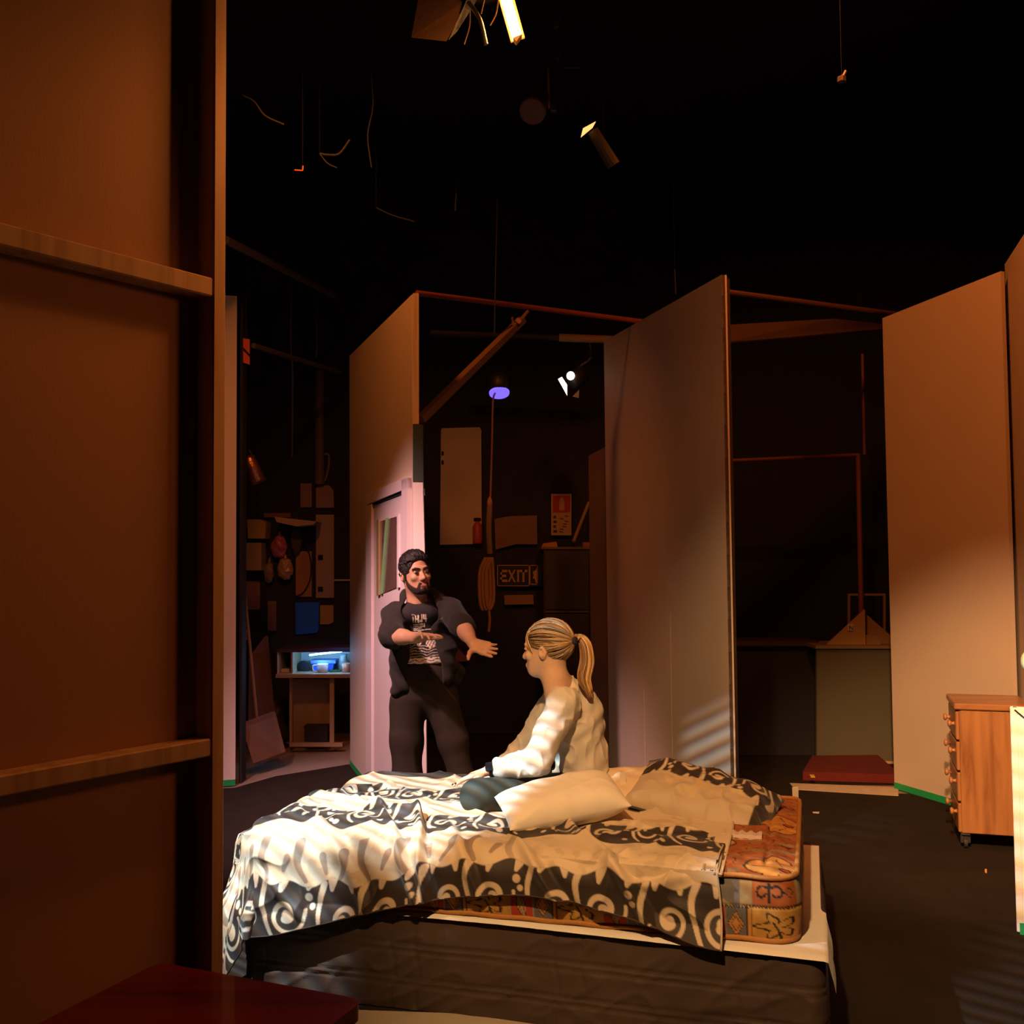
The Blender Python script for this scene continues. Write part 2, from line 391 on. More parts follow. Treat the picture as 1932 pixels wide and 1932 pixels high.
obj('upper_batten', beam((e1[0], e1[1], zt + .07), (e1[0], e1[1], 3.2), .035, .03), M('brown_panel', (.13, .08, .05), .8), t)

# right flat
R0 = A([2.69, 7.40]); R1 = at(1900, 900, 6.37)[:2]
t = thing('stage_flat', 'tall tan painted flat behind the chest of drawers, green tape at its foot', 'stage flat', (R0[0], R0[1], 0))
G, nR = flat_panel(R0, R1, (3.37, 3.42), .03); obj('panel', G, ply, t); tape(R0, R1, nR, t)
# black drape in the gap, and the far-right flat
Q0 = at(1908, 900, 6.5)[:2]; Q1 = A([2.90, 5.65])
pts = []
for i in range(13):
    k = i / 12; pts.append(A([R1[0] - .02 + .16 * k, R1[1] + .22 + .03 * math.sin(i * 2.1), 0]))
P = A([[[p[0], p[1] + .012 * math.sin(i * 1.3 + j * .9), z] for i, p in enumerate(pts)] for j, z in enumerate(np.linspace(.01, 3.4, 14))])
tag(obj('black_drape', grid(P), M('black_cloth', (.012, .011, .013), .95), smooth=True), 'black drape hanging in the narrow gap between the two right flats', 'drape')
t = thing('stage_flat', 'painted flat at the far right edge, its near side running out of the picture', 'stage flat', (Q0[0], Q0[1], 0))
G, nQ = flat_panel(Q0, Q1, (3.50, 3.50), .03); obj('panel', G, ply, t)

# low white screen in front at the right edge
S0 = A([2.185, 4.56]); S1 = A([2.75, 4.30]); mS = M('white_screen', (.85, .78, .70), .6, .05)
t = thing('low_screen', 'low white screen at the right edge crossed by slatted light', 'screen', (S0[0], S0[1], 0))
G, nS = flat_panel(S0, S1, .985, .03); obj('panel', G, mS, t); tape(S0, S1, nS, t, .05)
obj('edge_strip', box((S0[0] + .012, S0[1] + .018, .5), (.03, .045, .97), rotz(-.43)), mS, t)
a = A([S0[0] + .004, S0[1] - .006, .975])
obj('cord', tube([a, a + [.03, -.016, -.03], a + [.09, -.045, -.07]], .003, 6), darkm, t)
lp = A([2.40, 4.78, 0])
t = thing('globe_lamp', 'pale green glass globe lamp on a thin stand behind the low white screen', 'lamp', lp)
obj('base', lathe([(.001, .008), (.11, .008), (.11, .02), (.03, .035), (.012, .05)], lp, n=24), black, t)
obj('pole', tube([lp + [0, 0, .04], lp + [0, 0, 1.10]], .009, 10), black, t)
obj('globe', lathe([(.02, 1.10)] + [(.062 * math.sin(a_), 1.16 - .062 * math.cos(a_)) for a_ in np.linspace(.35, math.pi - .01, 14)], lp, n=24), M('pale_green_glass', (.62, .80, .58), .25, .05, bump=0), t, True)

# chest of drawers on castors, drawer side turned to the left
cw_ = wood('teak_veneer', (.26, .10, .035), (.44, .20, .075), .38, 2.6, (7, 7, .45), .1)
ctop = wood('teak_top', (.25, .10, .04), (.40, .18, .07), .35, 2.0, (.6, 8, 8), .1)
kn = wood('knob_wood', (.34, .14, .05), (.46, .21, .09), .35, 5)
ch0 = A([2.50, 5.88, 0]); cd = nrm([.30, .95, 0]); cx = A([cd[1], -cd[0], 0]); RC = np.c_[cx, cd, [0, 0, 1]]
t = thing('chest_of_drawers', 'teak chest of four drawers with round wooden knobs on castors', 'chest of drawers', ch0)
cc = lambda x, y, z: ch0 + cx * x + cd * y + A([0, 0, z])
obj('body', box(cc(.19, .215, .435), (.36, .43, .68), RC), cw_, t)
obj('top', box(cc(.185, .215, .80), (.40, .455, .035), RC, .006), ctop, t)
obj('top_rail', box(cc(.195, .215, .779), (.35, .425, .012), RC), cw_, t)
for i in range(4):
    z = .175 + i * .172
    d = obj('drawer', box(cc(.004, .215, z), (.02, .405, .160), RC, .006), cw_, t)
    for y in (.09, .34):
        ko = cc(-.006, y, z + (.02 if i < 3 else 0))
        obj('knob', lathe([(.012, 0), (.009, .010), (.009, .014), (.019, .022), (.021, .030), (.014, .036), (.001, .037)], ko, -cx, 14), kn, d, True)
chrome = M('castor_metal', (.35, .36, .38), .3, metal=.9); rub = M('castor_wheel', (.03, .03, .03), .6)
for (x, y) in ((.03, .03), (.03, .40), (.34, .03), (.34, .40)):
    q = cc(x, y, 0); c = obj('castor', join(box(q + [0, 0, .088], (.045, .045, .01), RC), beam(q + cx * .012 + [0, 0, .085], q + cx * .012 + [0, 0, .035], .004, .03), beam(q - cx * .012 + [0, 0, .085], q - cx * .012 + [0, 0, .035], .004, .03)), chrome, t)
    obj('wheel', lathe([(.008, -.009), (.027, -.009), (.028, 0), (.027, .009), (.008, .009)], q + [0, 0, .036], cx, 16), rub, c)

# red table in the foreground
tz = .70; tf = fl(300, 1815, tz); tr = fl(688, 1886, tz); ex = nrm((tr - tf) * [1, 1, 0]); ey = A([-ex[1], ex[0], 0]) * -1
if ey[1] > 0: ey = -ey
wl_ = np.linalg.norm(tr - tf); tb = lambda x, y, z: tf * [1, 1, 0] + ex * x + ey * y + A([0, 0, z])
mah = wood('mahogany', (.085, .007, .005), (.19, .016, .011), .28, 2.2, (.8, 6, 6), .3)
t = thing('table', 'dark red varnished wooden table in the bottom left foreground', 'table', tb(.3, .3, 0))
def rrect(w_, h_, r, n=6):
    out = []
    for (x, y, a0) in ((w_ - r, h_ - r, 0), (r, h_ - r, 90), (r, r, 180), (w_ - r, r, 270)):
        for k in range(n + 1): a = math.radians(a0 + 90 * k / n); out.append((x + r * math.cos(a), y + r * math.sin(a)))
    return out
top = [tb(x, y, tz - .035) for x, y in rrect(wl_, .62, .035)]
obj('tabletop', prism(top, (0, 0, .035)), mah, t)
for yy_ in (.06, .56): obj('apron', box(tb(wl_ / 2, yy_, tz - .075), (wl_ - .12, .02, .08), np.c_[ex, -ey, [0, 0, 1]]), mah, t)
for x in (.07, wl_ - .07):
    for y in (.07, .55): obj('leg', beam(tb(x, y, .008), tb(x, y, tz - .036), .045, .045, ex), mah, t)

# ------------------------------------------------------------------ bed
BO = A([1.0, 3.42]); BW = A([.276, .961]); BL = A([-.961, .276])
def bp(a, b, z):
    a, b, z = np.broadcast_arrays(A(a, dtype=float), A(b, dtype=float), A(z, dtype=float))
    return np.stack([BO[0] + a * BL[0] + b * BW[0], BO[1] + a * BL[1] + b * BW[1], z], -1)
def bab(P): v = A(P)[..., :2] - BO; return v @ BL, v @ BW
def bfront(a): return .035 - .06 * (1 - np.clip(np.asarray(a) / 1.1, 0, 1))
def perim(a0, a1, b0, b1, r, step):
    pts = []
    for (ca, cb, s) in ((a1 - r, b0 + r, 270), (a1 - r, b1 - r, 0), (a0 + r, b1 - r, 90), (a0 + r, b0 + r, 180)):
        for k in range(9): an = math.radians(s + 90 * k / 8); pts.append((ca + r * math.cos(an), cb + r * math.sin(an)))
    P = A(pts + pts[:1]); d = np.r_[0, np.cumsum(np.linalg.norm(np.diff(P, axis=0), axis=1))]
    n = int(d[-1] / step); s = np.linspace(0, d[-1], n, endpoint=False)
    q = np.c_[np.interp(s, d, P[:, 0]), np.interp(s, d, P[:, 1])]
    tg = np.roll(q, -1, 0) - np.roll(q, 1, 0); tg /= np.linalg.norm(tg, axis=1)[:, None]
    return q, np.c_[tg[:, 1], -tg[:, 0]], s
bed_c = bp(1.0, .7, 0.)
# base: divan in a creased dark quilted cover
q, nn, s = perim(0, 2.14, 0, 1.36, .05, .009); q[:, 1] += bfront(q[:, 0]) * (1 - q[:, 1] / 1.36); zz = np.linspace(.012, .362, 44)
S, Z = np.meshgrid(s, zz, indexing='ij')
dis = .006 * (fbm(np.stack([S * 7, Z * 9, S * 0 + 1.5], -1)) - .5) * 2
rid = 1 - np.abs(2 * vnoise(np.stack([S * 9 + Z * 14, Z * 5 - S * 3, S * 0], -1)) - 1); dis += .006 * rid ** 6
dis += .009 * (fbm(np.stack([S * 3.1 - Z * 4, Z * 3, S * 0 + 4], -1), 2) - .5)
for z0 in (.105, .13, .225, .25): dis -= .0055 * np.exp(-((Z - z0 - .004 * np.sin(S * 3)) / .004) ** 2)
cell = (S * 1.0) % .62
for s0 in (.05, .145): dis -= .006 * np.exp(-((cell - s0 - .01 * np.sin(Z * 30)) / .005) ** 2)
bulge = .012 * np.sin(np.clip((Z - .012) / .338, 0, 1) * math.pi)
D = dis + bulge - .01 * sstep(.34, .364, Z)
P = bp(q[:, None, 0] + nn[:, None, 0] * D, q[:, None, 1] + nn[:, None, 1] * D, Z)
t_base = thing('bed_base', 'divan bed base in a creased dark brown quilted cover under the mattress', 'bed base', bed_c)
m_base = M('dark_brown_quilt', (.062, .038, .029), .62, .2, 4, .15, 350, spec=.3)
obj('cover', grid(P, cu=True), m_base, t_base, True)
obj('cover_top', prism([bp(a, b, .357) for a, b in q[::8]], (0, 0, .004)), m_base, t_base)
# white under-sheet between base and mattress, hanging past the head end
aa = np.linspace(-.16, 1.9, 180); bb = np.linspace(-.020, 1.30, 80)
Aa, Bb = np.meshgrid(aa, bb, indexing='ij'); am_ = -.16 + .165 * sstep(.12, .45, Bb); Aa = am_ + (1.9 - am_) * (Aa + .16) / 2.06
over = np.clip(-.005 - Aa, 0, 1); zsh = .3635 - over * .45
fo = np.clip(-.004 - Bb, 0, 1)
zsh = zsh - fo * .6
wig = .006 * np.sin(Bb * 14 + 1) * np.clip(over / .1, 0, 1)
Af = np.where(over > 0, -.012 - over * .12 - np.abs(wig), Aa); Bf = np.where(fo > 0, -.018 - fo * .3, Bb) - .03 * over * (Bb < .1) + bfront(Aa) * (1 - sstep(-.02, .3, Bb))
cornr = np.clip((over / .155), 0, 1) * np.clip((.12 - Bb) / .16, 0, 1); zsh -= .03 * cornr
P = bp(Af, Bf, zsh + .0015 * fbm(np.stack([Aa * 30, Bb * 30, Aa * 0], -1)))
tag(obj('under_sheet', grid(P), M('white_sheet', (.72, .66, .58), .8, .05, 8, .2, 200, sheen=.1), smooth=True), 'white sheet under the mattress, its corner hanging at the head end', 'sheet')

# mattress
MA0, MA1, MB0, MB1, MZ0, MZ1 = .085, 2.1, .045, 1.25, .367, .584
MUST = A([.46, .24, .055]); BLK = A([.03, .02, .018]); RST = A([.34, .10, .03]); REDC = A([.38, .05, .025]); GRY = A([.13, .12, .115]); ORG = A([.52, .22, .05]); TAN = A([.36, .25, .12])
def mix(c, c2, k): return c * (1 - k[..., None]) + c2 * k[..., None]
def line(d, w): return 1 - sstep(w * .6, w * 1.3, np.abs(d))
def mat_side(u, v):
    """woven patchwork border: u metres along, v metres up"""
    W = .335; c = np.floor(u / W); x = u - c * W; col = np.ones(u.shape + (3,)) * MUST
    # mustard field with leaf outlines (x .0-.165)
    lx = (x - .085) / .075; ly = (v - .055) / .05
    r = np.sqrt(lx ** 2 + ly ** 2); th = np.arctan2(ly, lx)
    leaf = r - (.62 + .25 * np.cos(5 * th) + .08 * np.cos(11 * th)); fld = (x < .165)
    col = mix(col, BLK, line(leaf, .09) * fld); col = mix(col, BLK, line(lx - .2 * np.sin(ly * 2), .05) * fld * (ly < .3))
    # orange border lines
    for x0 in (.165, .178): col = mix(col, BLK, line(x - x0, .0022))
    k = ((x > .166) & (x < .177)) * 1.0; col = mix(col, ORG, k)
    # grey patch with diamond
    k = ((x > .179) & (x < .25)) * 1.0; col = mix(col, GRY, k)
    dd = np.abs(x - .2145) / .026 + np.abs(v - .06) / .042
    col = mix(col, ORG, (dd < 1) * 1.0); col = mix(col, GRY * .6, line(dd - .62, .09)); col = mix(col, BLK, line(dd - 1, .06) * k)
    # red patch with almond leaf
    k = (x > .25) * 1.0; col = mix(col, REDC, k)
    al = np.abs(x - .292 - .2 * (v - .05)) / .016 + ((v - .055) / .045) ** 2
    col = mix(col, TAN, (al < 1) * k); col = mix(col, BLK, line(al - 1, .12) * k); col = mix(col, REDC * .5, line(al - .45, .1) * k)
    for x0 in (.25, .333): col = mix(col, TAN, line(x - x0, .002))
    # upper register: dashed rope line, then ornament blocks
    up = v > .118
    dash = ((u * 90 + v * 60) % 1.0 < .55) & (np.abs(v - .118) < .005)
    top = np.ones_like(col) * TAN
    k2 = ((x > .02) & (x < .16)) * 1.0; top = mix(top, RST, k2)
    r2 = np.hypot((np.abs(x - .105) - .022), v - .165); th2 = np.arctan2(v - .165, np.abs(x - .105) - .022)
    top = mix(top, BLK, ((np.abs(r2 - .010 - .0022 * (th2 + 3.1)) < .0042) * k2)); top = mix(top, BLK, ((np.abs(x - .105) < .006) & (np.abs(v - .165) < .032)) * 1.0)
    dd = np.abs(x - .045) / .013 + np.abs(v - .165) / .016; top = mix(top, BLK, line(dd - 1, .14)); 
    k3 = (x > .2) * ((x - .2) < (v - .118) * 1.6 + .02); top = mix(top, GRY * 1.3, k3 * 1.0)
    col = np.where(up[..., None], top, col); col = mix(col, BLK, dash * 1.0)
    return col * (.85 + .3 * vnoise(np.stack([u * 60, v * 60, u * 0], -1)))[..., None]
def mat_top(u, v):
    W = .30; cu_ = np.floor(u / W); cv = np.floor(v / W); x = u - (cu_ + .5) * W; y = v - (cv + .5) * W
    r = np.hypot(x, y) / .14; th = np.arctan2(y, x); col = np.ones(u.shape + (3,)) * RST
    par = ((cu_ + cv) % 2 == 0)
    pet = r - (.62 + .36 * np.abs(np.cos(2.5 * th))); col = mix(col, ORG * .9, (pet < 0) * par * 1.0)
    col = mix(col, BLK, line(pet, .035) * par); col = mix(col, BLK, line(np.sin(2.5 * th), .08) * (r < .8) * par)
    col = mix(col, BLK, (r < .16) * 1.0); col = mix(col, REDC, (r < .1) * 1.0)
    sq = np.sin(x * 70 + 3 * np.sin(y * 40)) ; col = mix(col, BLK, line(sq, .16) * (~par) * .8); col = mix(col, TAN * .7, (np.sin(y * 55 + x * 20) > .8) * (~par) * .8)
    return col * (.8 + .4 * vnoise(np.stack([u * 50, v * 50, u * 0], -1)))[..., None]
t_mat = thing('mattress', 'old patterned mattress in rust and mustard patchwork ticking with corded edges', 'mattress', bp(1.0, .7, MZ0))
m_tick = VM('ticking', .8, .25, 500, .2)
q, nn, s = perim(MA0, MA1, MB0, MB1, .07, .005); zz = np.linspace(MZ0 + .006, MZ1 - .004, 46)
S, Z = np.meshgrid(s, zz, indexing='ij'); k = (Z - MZ0) / (MZ1 - MZ0)
D = .018 * np.sin(k * math.pi) ** .7 + .005 * (fbm(np.stack([S * 12, Z * 12, S * 0], -1)) - .5) - .004 * np.exp(-((Z - MZ0 - .118) / .004) ** 2)
P = bp(q[:, None, 0] + nn[:, None, 0] * D, q[:, None, 1] + nn[:, None, 1] * D, Z)
obj('border', grid(P, cu=True), m_tick, t_mat, True, mat_side(S, Z - MZ0 + .005 * np.sin(S * 7)).reshape(-1, 3))
av = np.r_[np.arange(MA0, .78, .006), np.linspace(.78, MA1, 40)]; bv = np.linspace(MB0, MB1, 190)
Aa, Bb = np.meshgrid(av, bv, indexing='ij')
ca = np.clip(Aa, MA0 + .07, MA1 - .07); cb = np.clip(Bb, MB0 + .07, MB1 - .07); d = np.hypot(Aa - ca, Bb - cb); sc = np.where(d > .07, .07 / np.maximum(d, 1e-6), 1)
A2 = ca + (Aa - ca) * sc; B2 = cb + (Bb - cb) * sc
edge = np.minimum(np.minimum(A2 - MA0, MA1 - A2), np.minimum(B2 - MB0, MB1 - B2))
P = bp(A2, B2, MZ1 - .008 + .022 * sstep(-.01, .12, edge) - .010 * np.exp(-(((edge - .10) / .01) ** 2)) + .008 * (fbm(np.stack([Aa * 14, Bb * 14, Aa * 0], -1)) - .5) - .006 * np.exp(-((np.sin(Bb * 14) / .12) ** 2)))
obj('top_panel', grid(P), m_tick, t_mat, True, mat_top(A2 + .03, B2 + .02).reshape(-1, 3))
m_pip = M('orange_cord', (.36, .15, .035), .7, .2, 90)
for z in (MZ1 - .004, MZ0 + .008):
    qq, nn, s = perim(MA0 - .004, MA1 + .004, MB0 - .004, MB1 + .004, .074, .03)
    pts = [bp(a, b, z + .002 * math.sin(i)) for i, (a, b) in enumerate(qq)]; obj('cord_edge', tube(pts + pts[:2], .0095, 8), m_pip, t_mat, True)
obj('label_tag', box(bp(.10, 1.25, MZ1 + .02), (.03, .004, .05), rotz(.3)), M('tag_cream', (.7, .6, .42), .7), t_mat)

# printed cotton: cream and dark brown bands with scrolls
CREAM = A([.62, .47, .31]); BRN = A([.028, .016, .011]); SCR = A([.55, .42, .29]); LEAFB = A([.20, .13, .095])
def stroke(pts, r0, r1):
    pts = A(pts, dtype=float)
    if len(pts) < 20: d_ = np.r_[0, np.cumsum(np.linalg.norm(np.diff(pts, axis=0), axis=1))]; k_ = np.linspace(0, d_[-1], 20); pts = np.c_[np.interp(k_, d_, pts[:, 0]), np.interp(k_, d_, pts[:, 1])]
    k = np.linspace(0, 1, len(pts)); return [(x, y, r0 + (r1 - r0) * kk) for (x, y), kk in zip(pts, k)]
def spiral(cx, cy, r0, r1, a0, turns, sg=1, w0=.012, w1=.006, n=80):
    k = np.linspace(0, 1, n); th = a0 + sg * turns * 2 * math.pi * k; r = r1 + (r0 - r1) * k ** 1.3
    return stroke(np.c_[cx + r * np.cos(th), cy + r * np.sin(th)], w1, w0)
MOT = spiral(-.066, .095, .068, .014, 1.2, 1.35, 1, .005, .011) + spiral(.082, .098, .058, .012, 2.2, 1.3, -1, .0045, .010) \
    + stroke(smooth_path([(.005, -.01), (.02, .04), (.010, .10), (-.015, .160), (-.045, .19)], 8), .011, .004) + stroke(smooth_path([(.150, .0), (.165, .06), (.155, .13), (.125, .185)], 8), .010, .004) \
    + [(-.066, .095, .014), (.082, .098, .013), (-.140, .04, .012), (-.152, .066, .009), (.032, .185, .013), (.056, .180, .009), (-.155, .170, .011)] \
    + stroke([(-.16, -.04), (-.138, .015)], .026, .006) + stroke([(-.06, -.04), (-.05, .022)], .026, .006) + stroke([(.06, -.04), (.052, .02)], .024, .006) + stroke([(.12, -.04), (.125, .015)], .024, .006)
DLEAF = stroke(smooth_path([(-.13, -.005), (-.10, -.05), (-.105, -.105)], 6), .006, .016) + stroke(smooth_path([(.0, -.005), (.03, -.06), (.022, -.125)], 6), .007, .017) + stroke(smooth_path([(.1, -.01), (.08, -.05), (.085, -.085)], 5), .006, .014) + stroke([(.145, -.03), (.158, -.075)], .006, .012) + stroke([(-.05, -.03), (-.065, -.065)], .006, .012)
def motif(x, y, pts, per=.34, chunk=40000):
    x = ((x + per / 2) % per) - per / 2; out = np.empty(x.size, dtype=np.float32); xf = x.ravel().astype(np.float32); yf = y.ravel().astype(np.float32)
    T = A(pts, dtype=np.float32); T = np.vstack([T, T + A([per, 0, 0], dtype=np.float32), T - A([per, 0, 0], dtype=np.float32)]); T = T[np.abs(T[:, 0]) < per / 2 + .09]
    for i in range(0, xf.size, chunk):
        d = np.hypot(xf[i:i + chunk, None] - T[None, :, 0], yf[i:i + chunk, None] - T[None, :, 1]) - T[None, :, 2]; out[i:i + chunk] = d.min(1)
    return out.reshape(x.shape)
BANDS = [(-.9, .0, 1), (.22, .42, 2), (.68, .88, 2), (1.12, 1.5, 2)]
def print_col(p, q):
    """p along, q across the cloth"""
    q = q + .13 * sstep(1.15, 1.75, p) * (1 - sstep(.5, 1.0, q)) + .03 * (1 - sstep(.45, .95, p)) * (1 - sstep(.0, .3, q))
    col = np.ones(p.shape + (3,)) * CREAM
    col = col * (1 - .16 * sstep(.5, .62, fbm(np.stack([p * 30, q * 30, p * 0 + 3], -1)) )* sstep(.4, .6, vnoise(np.stack([p * 6, q * 6, p * 0], -1))))[..., None]
    for (q0, q1, kind) in BANDS:
        sc_ = .012 * np.sin(p * 37) + .008 * np.sin(p * 18.5 + 1)
        k = sstep(q0 - .003, q0 + .003, q + sc_ * (q0 > -.5)) * (1 - sstep(q1 - .003, q1 + .003, q - sc_)); col = mix(col, BRN, k)
        near = (q > q0 - .14) & (q < q1 + .14)
        ys = [(q1 - q, 0.0)] if kind == 1 else [(q1 - q, .1)]
        for (yy, ph) in ys:
            d = np.ones(p.shape); s_ = .85 if kind == 1 else 1.1
            d[near] = motif(p[near] * s_ + ph, yy[near] * s_, MOT, .34) / s_
            col = mix(col, SCR, (1 - sstep(-.0015, .0025, d)) * (k > .5)); 
            d[near] = motif(p[near] * s_ + ph, yy[near] * s_, DLEAF, .34) / s_
            col = mix(col, LEAFB, (1 - sstep(-.0015, .0025, d)) * (k < .5) * .8 * (kind == 1) * sstep(.9, 1.2, p))
        if kind == 1:
            d = np.ones(p.shape); lo = q < -.25; d[lo] = motif(p[lo] * .85 + .17, (-.26 - q[lo]) * .85, MOT, .34); col = mix(col, SCR, (1 - sstep(-.0015, .0025, d)) * (k > .5))
    return col

# duvet
pv = np.linspace(.335, 2.58, 600); hem_p = [.33, .42, .5, .65, .85, 1.0, 1.2, 1.4, 1.7, 2.0, 2.5]; hem_e = [.215, .21, .18, .145, .11, .10, .12, .16, .24, .33, .36]
ee = np.interp(pv, hem_p, hem_e); ee = np.convolve(np.pad(ee, 16, mode='edge'), np.ones(33) / 33, 'valid')
tv = np.linspace(0, 1, 520); PP = np.repeat(pv[:, None], 520, 1); QQ = -ee[:, None] + (1.50 + ee[:, None]) * tv[None, :]
PP = PP + .012 * np.sin(QQ * 9) * (1 - sstep(.33, .6, PP))
def drape(p, q):
    R_ = .105; am, b0, b1 = 2.06, .10, 1.20; zt = .614
    da = np.maximum(p - am, 0); db = np.where(q < b0, q - b0, np.where(q > b1, q - b1, 0)); d = np.hypot(da, db) + 1e-9
    arc = R_ * math.pi / 2; over = np.maximum(d - arc, 0); an = np.minimum(d, arc) / R_
    out = R_ * np.sin(an) + over * .10; drop = R_ * (1 - np.cos(an)) + over * .985
    a = np.minimum(p, am) + da / d * out; b = np.clip(q, b0, b1) + db / d * out
    flare = 1 + 0 * a; z = zt - drop
    # folds that open towards the hem
    hang = sstep(0, .35, over); ph = p * 13 + 1.2 * np.sin(p * 5)
    corner = np.arctan2(np.abs(db), da + 1e-6)
    f = .018 * np.sin(ph) * hang * (np.abs(db) > 0) + .030 * np.sin(corner * 9) * hang * (da > .02) * (np.abs(db) > .02)
    a = a + da / d * f; b = b + db / d * f
    puff = .035 * sstep(1.05, 1.75, p) * sstep(-.25, .15, q) * (1 - sstep(.35, .8, q)) ; z = z + puff
    z = z - .02 * (1 - sstep(.33, .52, p)) * (q > b0)
    return bp(a, b, np.maximum(z, .02))
P = drape(PP, QQ)
du = np.gradient(P, axis=0); dv = np.gradient(P, axis=1); Nn = np.cross(du, dv); Nn /= np.linalg.norm(Nn, axis=-1, keepdims=True) + 1e-12
if Nn[260, 320, 2] < 0: Nn = -Nn
disp = .036 * (fbm(np.stack([PP * 4.2, QQ * 4.2, PP * 0 + .3], -1), 3) - .5)
rg = 1 - np.abs(2 * vnoise(np.stack([PP * 5 + QQ * 3, QQ * 6 - PP * 2, PP * 0 + 9], -1)) - 1); disp += .017 * rg ** 4
def fold(pts, w_, h_, asym=.5):
    """a crease along pixel points taken on the bed surface"""
    global disp
    ab = [];
    for x, y in pts: a, b = bab(fl(x, y, .60)); ab.append((a, b))
    ab = smooth_path(ab, 6); best = np.full(PP.shape, 9.0); side = np.zeros(PP.shape)
    for (a0, b0), (a1, b1) in zip(ab[:-1], ab[1:]):
        dx, dy = a1 - a0, b1 - b0; L2 = dx * dx + dy * dy + 1e-9; k = np.clip(((PP - a0) * dx + (QQ - b0) * dy) / L2, 0, 1)
        d = np.hypot(PP - a0 - k * dx, QQ - b0 - k * dy); sg = np.sign((PP - a0) * dy - (QQ - b0) * dx); up = d < best; side = np.where(up, sg, side); best = np.minimum(best, d)
    s_ = best * side
    disp = disp + h_ * np.exp(-((s_ / w_) ** 2)) - h_ * asym * np.exp(-(((s_ - w_ * 1.6) / w_) ** 2))
for pts, w_, h_ in [([(1045, 1548), (1100, 1590), (1180, 1640), (1260, 1700)], .022, .026), ([(960, 1590), (1040, 1640), (1120, 1690)], .02, .022),
                    ([(590, 1515), (640, 1530), (700, 1552), (790, 1562)], .02, .03), ([(786, 1556), (792, 1590), (775, 1640)], .018, .03), ([(700, 1540), (745, 1590), (760, 1640)], .018, .024),
                    ([(640, 1515), (660, 1500), (740, 1490)], .02, .022), ([(860, 1535), (930, 1560), (990, 1560)], .02, .02), ([(1180, 1560), (1240, 1575), (1340, 1580)], .018, .014),
                    ([(560, 1560), (640, 1600), (650, 1680)], .025, .02), ([(480, 1600), (540, 1640), (560, 1700)], .025, .018), ([(1130, 1620), (1200, 1640), (1290, 1640)], .02, .012), ([(845, 1570), (880, 1620), (900, 1690)], .02, .016)]:
    fold(pts, w_, h_)
P = P + Nn * disp[..., None]
# keep the cloth outside the mattress and the base
a_, b_ = bab(P); z_ = P[..., 2]; fr_ = (z_ < .60) & (b_ < .5); lim = -.045 + .085 * sstep(.30, .50, z_) + (bfront(a_) - .03)
push = np.where(fr_, np.maximum(b_ - lim, 0), 0); P[..., 0] -= push * BW[0]; P[..., 1] -= push * BW[1]
a_, b_ = bab(P); on = (b_ > .06) & (a_ > .09) & (a_ < 2.08) & (b_ < 1.24); P[..., 2] = np.where(on, np.maximum(P[..., 2], .606), P[..., 2])
t_duv = thing('duvet', 'rumpled duvet printed with cream and dark brown scroll bands, covering the bed', 'duvet', bed_c)
m_cot = VM('printed_cotton', .62, .12, 700, .35, sheen=.15)
obj('cover', grid(P), m_cot, t_duv, True, print_col(PP, QQ).reshape(-1, 3))
hem = [p for p in P[::6, 0] - Nn[::6, 0] * .003]; obj('hem', tube(hem, .004, 6), M('dark_hem', (.05, .03, .022), .7), t_duv, True)
obj('lining', grid(P[::3, ::3] - Nn[::3, ::3] * .006), M('duvet_lining', (.40, .28, .20), .8), t_duv, True)
obj('side_hem', tube([p for p in P[0, ::6]], .004, 6), M('pale_hem', (.5, .4, .28), .7), t_duv, True)

def pillow_pts(w_, h_, t_, seed, n=56, pinch=.09, wr=.012):
    u = np.sin(np.linspace(-math.pi / 2, math.pi / 2, n)); Uu, Vv = np.meshgrid(u, u, indexing='ij')
    x = w_ / 2 * Uu * (1 - pinch * (1 - Vv ** 2) * Uu ** 2); y = h_ / 2 * Vv * (1 - pinch * (1 - Uu ** 2) * Vv ** 2)
    th = t_ / 2 * ((1 - Uu ** 4) * (1 - Vv ** 4)) ** .62
    nz = wr * (fbm(np.stack([x * 13 + seed, y * 13, x * 0 + seed], -1)) - .5) * 2; rr = 1 - np.abs(2 * vnoise(np.stack([x * 9 + y * 5 + seed, y * 10 - x * 4, x * 0 + seed * 2], -1)) - 1)
    nz = (nz + wr * .8 * rr ** 4) * sstep(0, .3, th / (t_ / 2))
    top = np.stack([x, y, th + nz], -1); bot = np.stack([x, y, -th - .5 * nz], -1)
    return top, bot
def pillow(c, R_, w_, h_, t_, seed, **k):
    top, bot = pillow_pts(w_, h_, t_, seed, **k); g1 = grid(top @ R_.T + A(c)); g2 = grid((bot @ R_.T + A(c))[::-1])
    return np.vstack([g1[0], g2[0]]), np.vstack([g1[1], g2[1] + len(g1[0])]), top, bot
def axes(x, n): n = nrm(n); x = A(x, dtype=float); x = nrm(x - n * (x @ n)); return np.c_[x, np.cross(n, x), n]
m_pil = M('white_pillow', (.80, .70, .58), .8, .04, 5, .15, 250, sheen=.1)
Rp = axes((1, .05, .10), (-.06, -.30, .95)) @ rotz(.17)
c1 = at(1060, 1512, 4.14); V, F, _, _ = pillow(c1, Rp, .49, .26, .15, 2.0, pinch=.03, wr=.007)
t = thing('pillow', 'plain white pillow propped beside the seated woman', 'pillow', c1 - [0, 0, .1]); obj('pillow_body', (V, F), m_pil, t, True)
Rp = axes((1, .25, -.02), (.05, -.25, 1)); c2 = at(1212, 1500, 4.50); V, F, _, _ = pillow(c2, Rp, .58, .42, .15, 5.0)
t = thing('pillow', 'plain cream pillow lying between the white pillow and the patterned one', 'pillow', c2 - [0, 0, .1]); obj('pillow_body', (V, F), M('cream_pillow', (.70, .55, .36), .8, .05, 5, .15, 250), t, True)
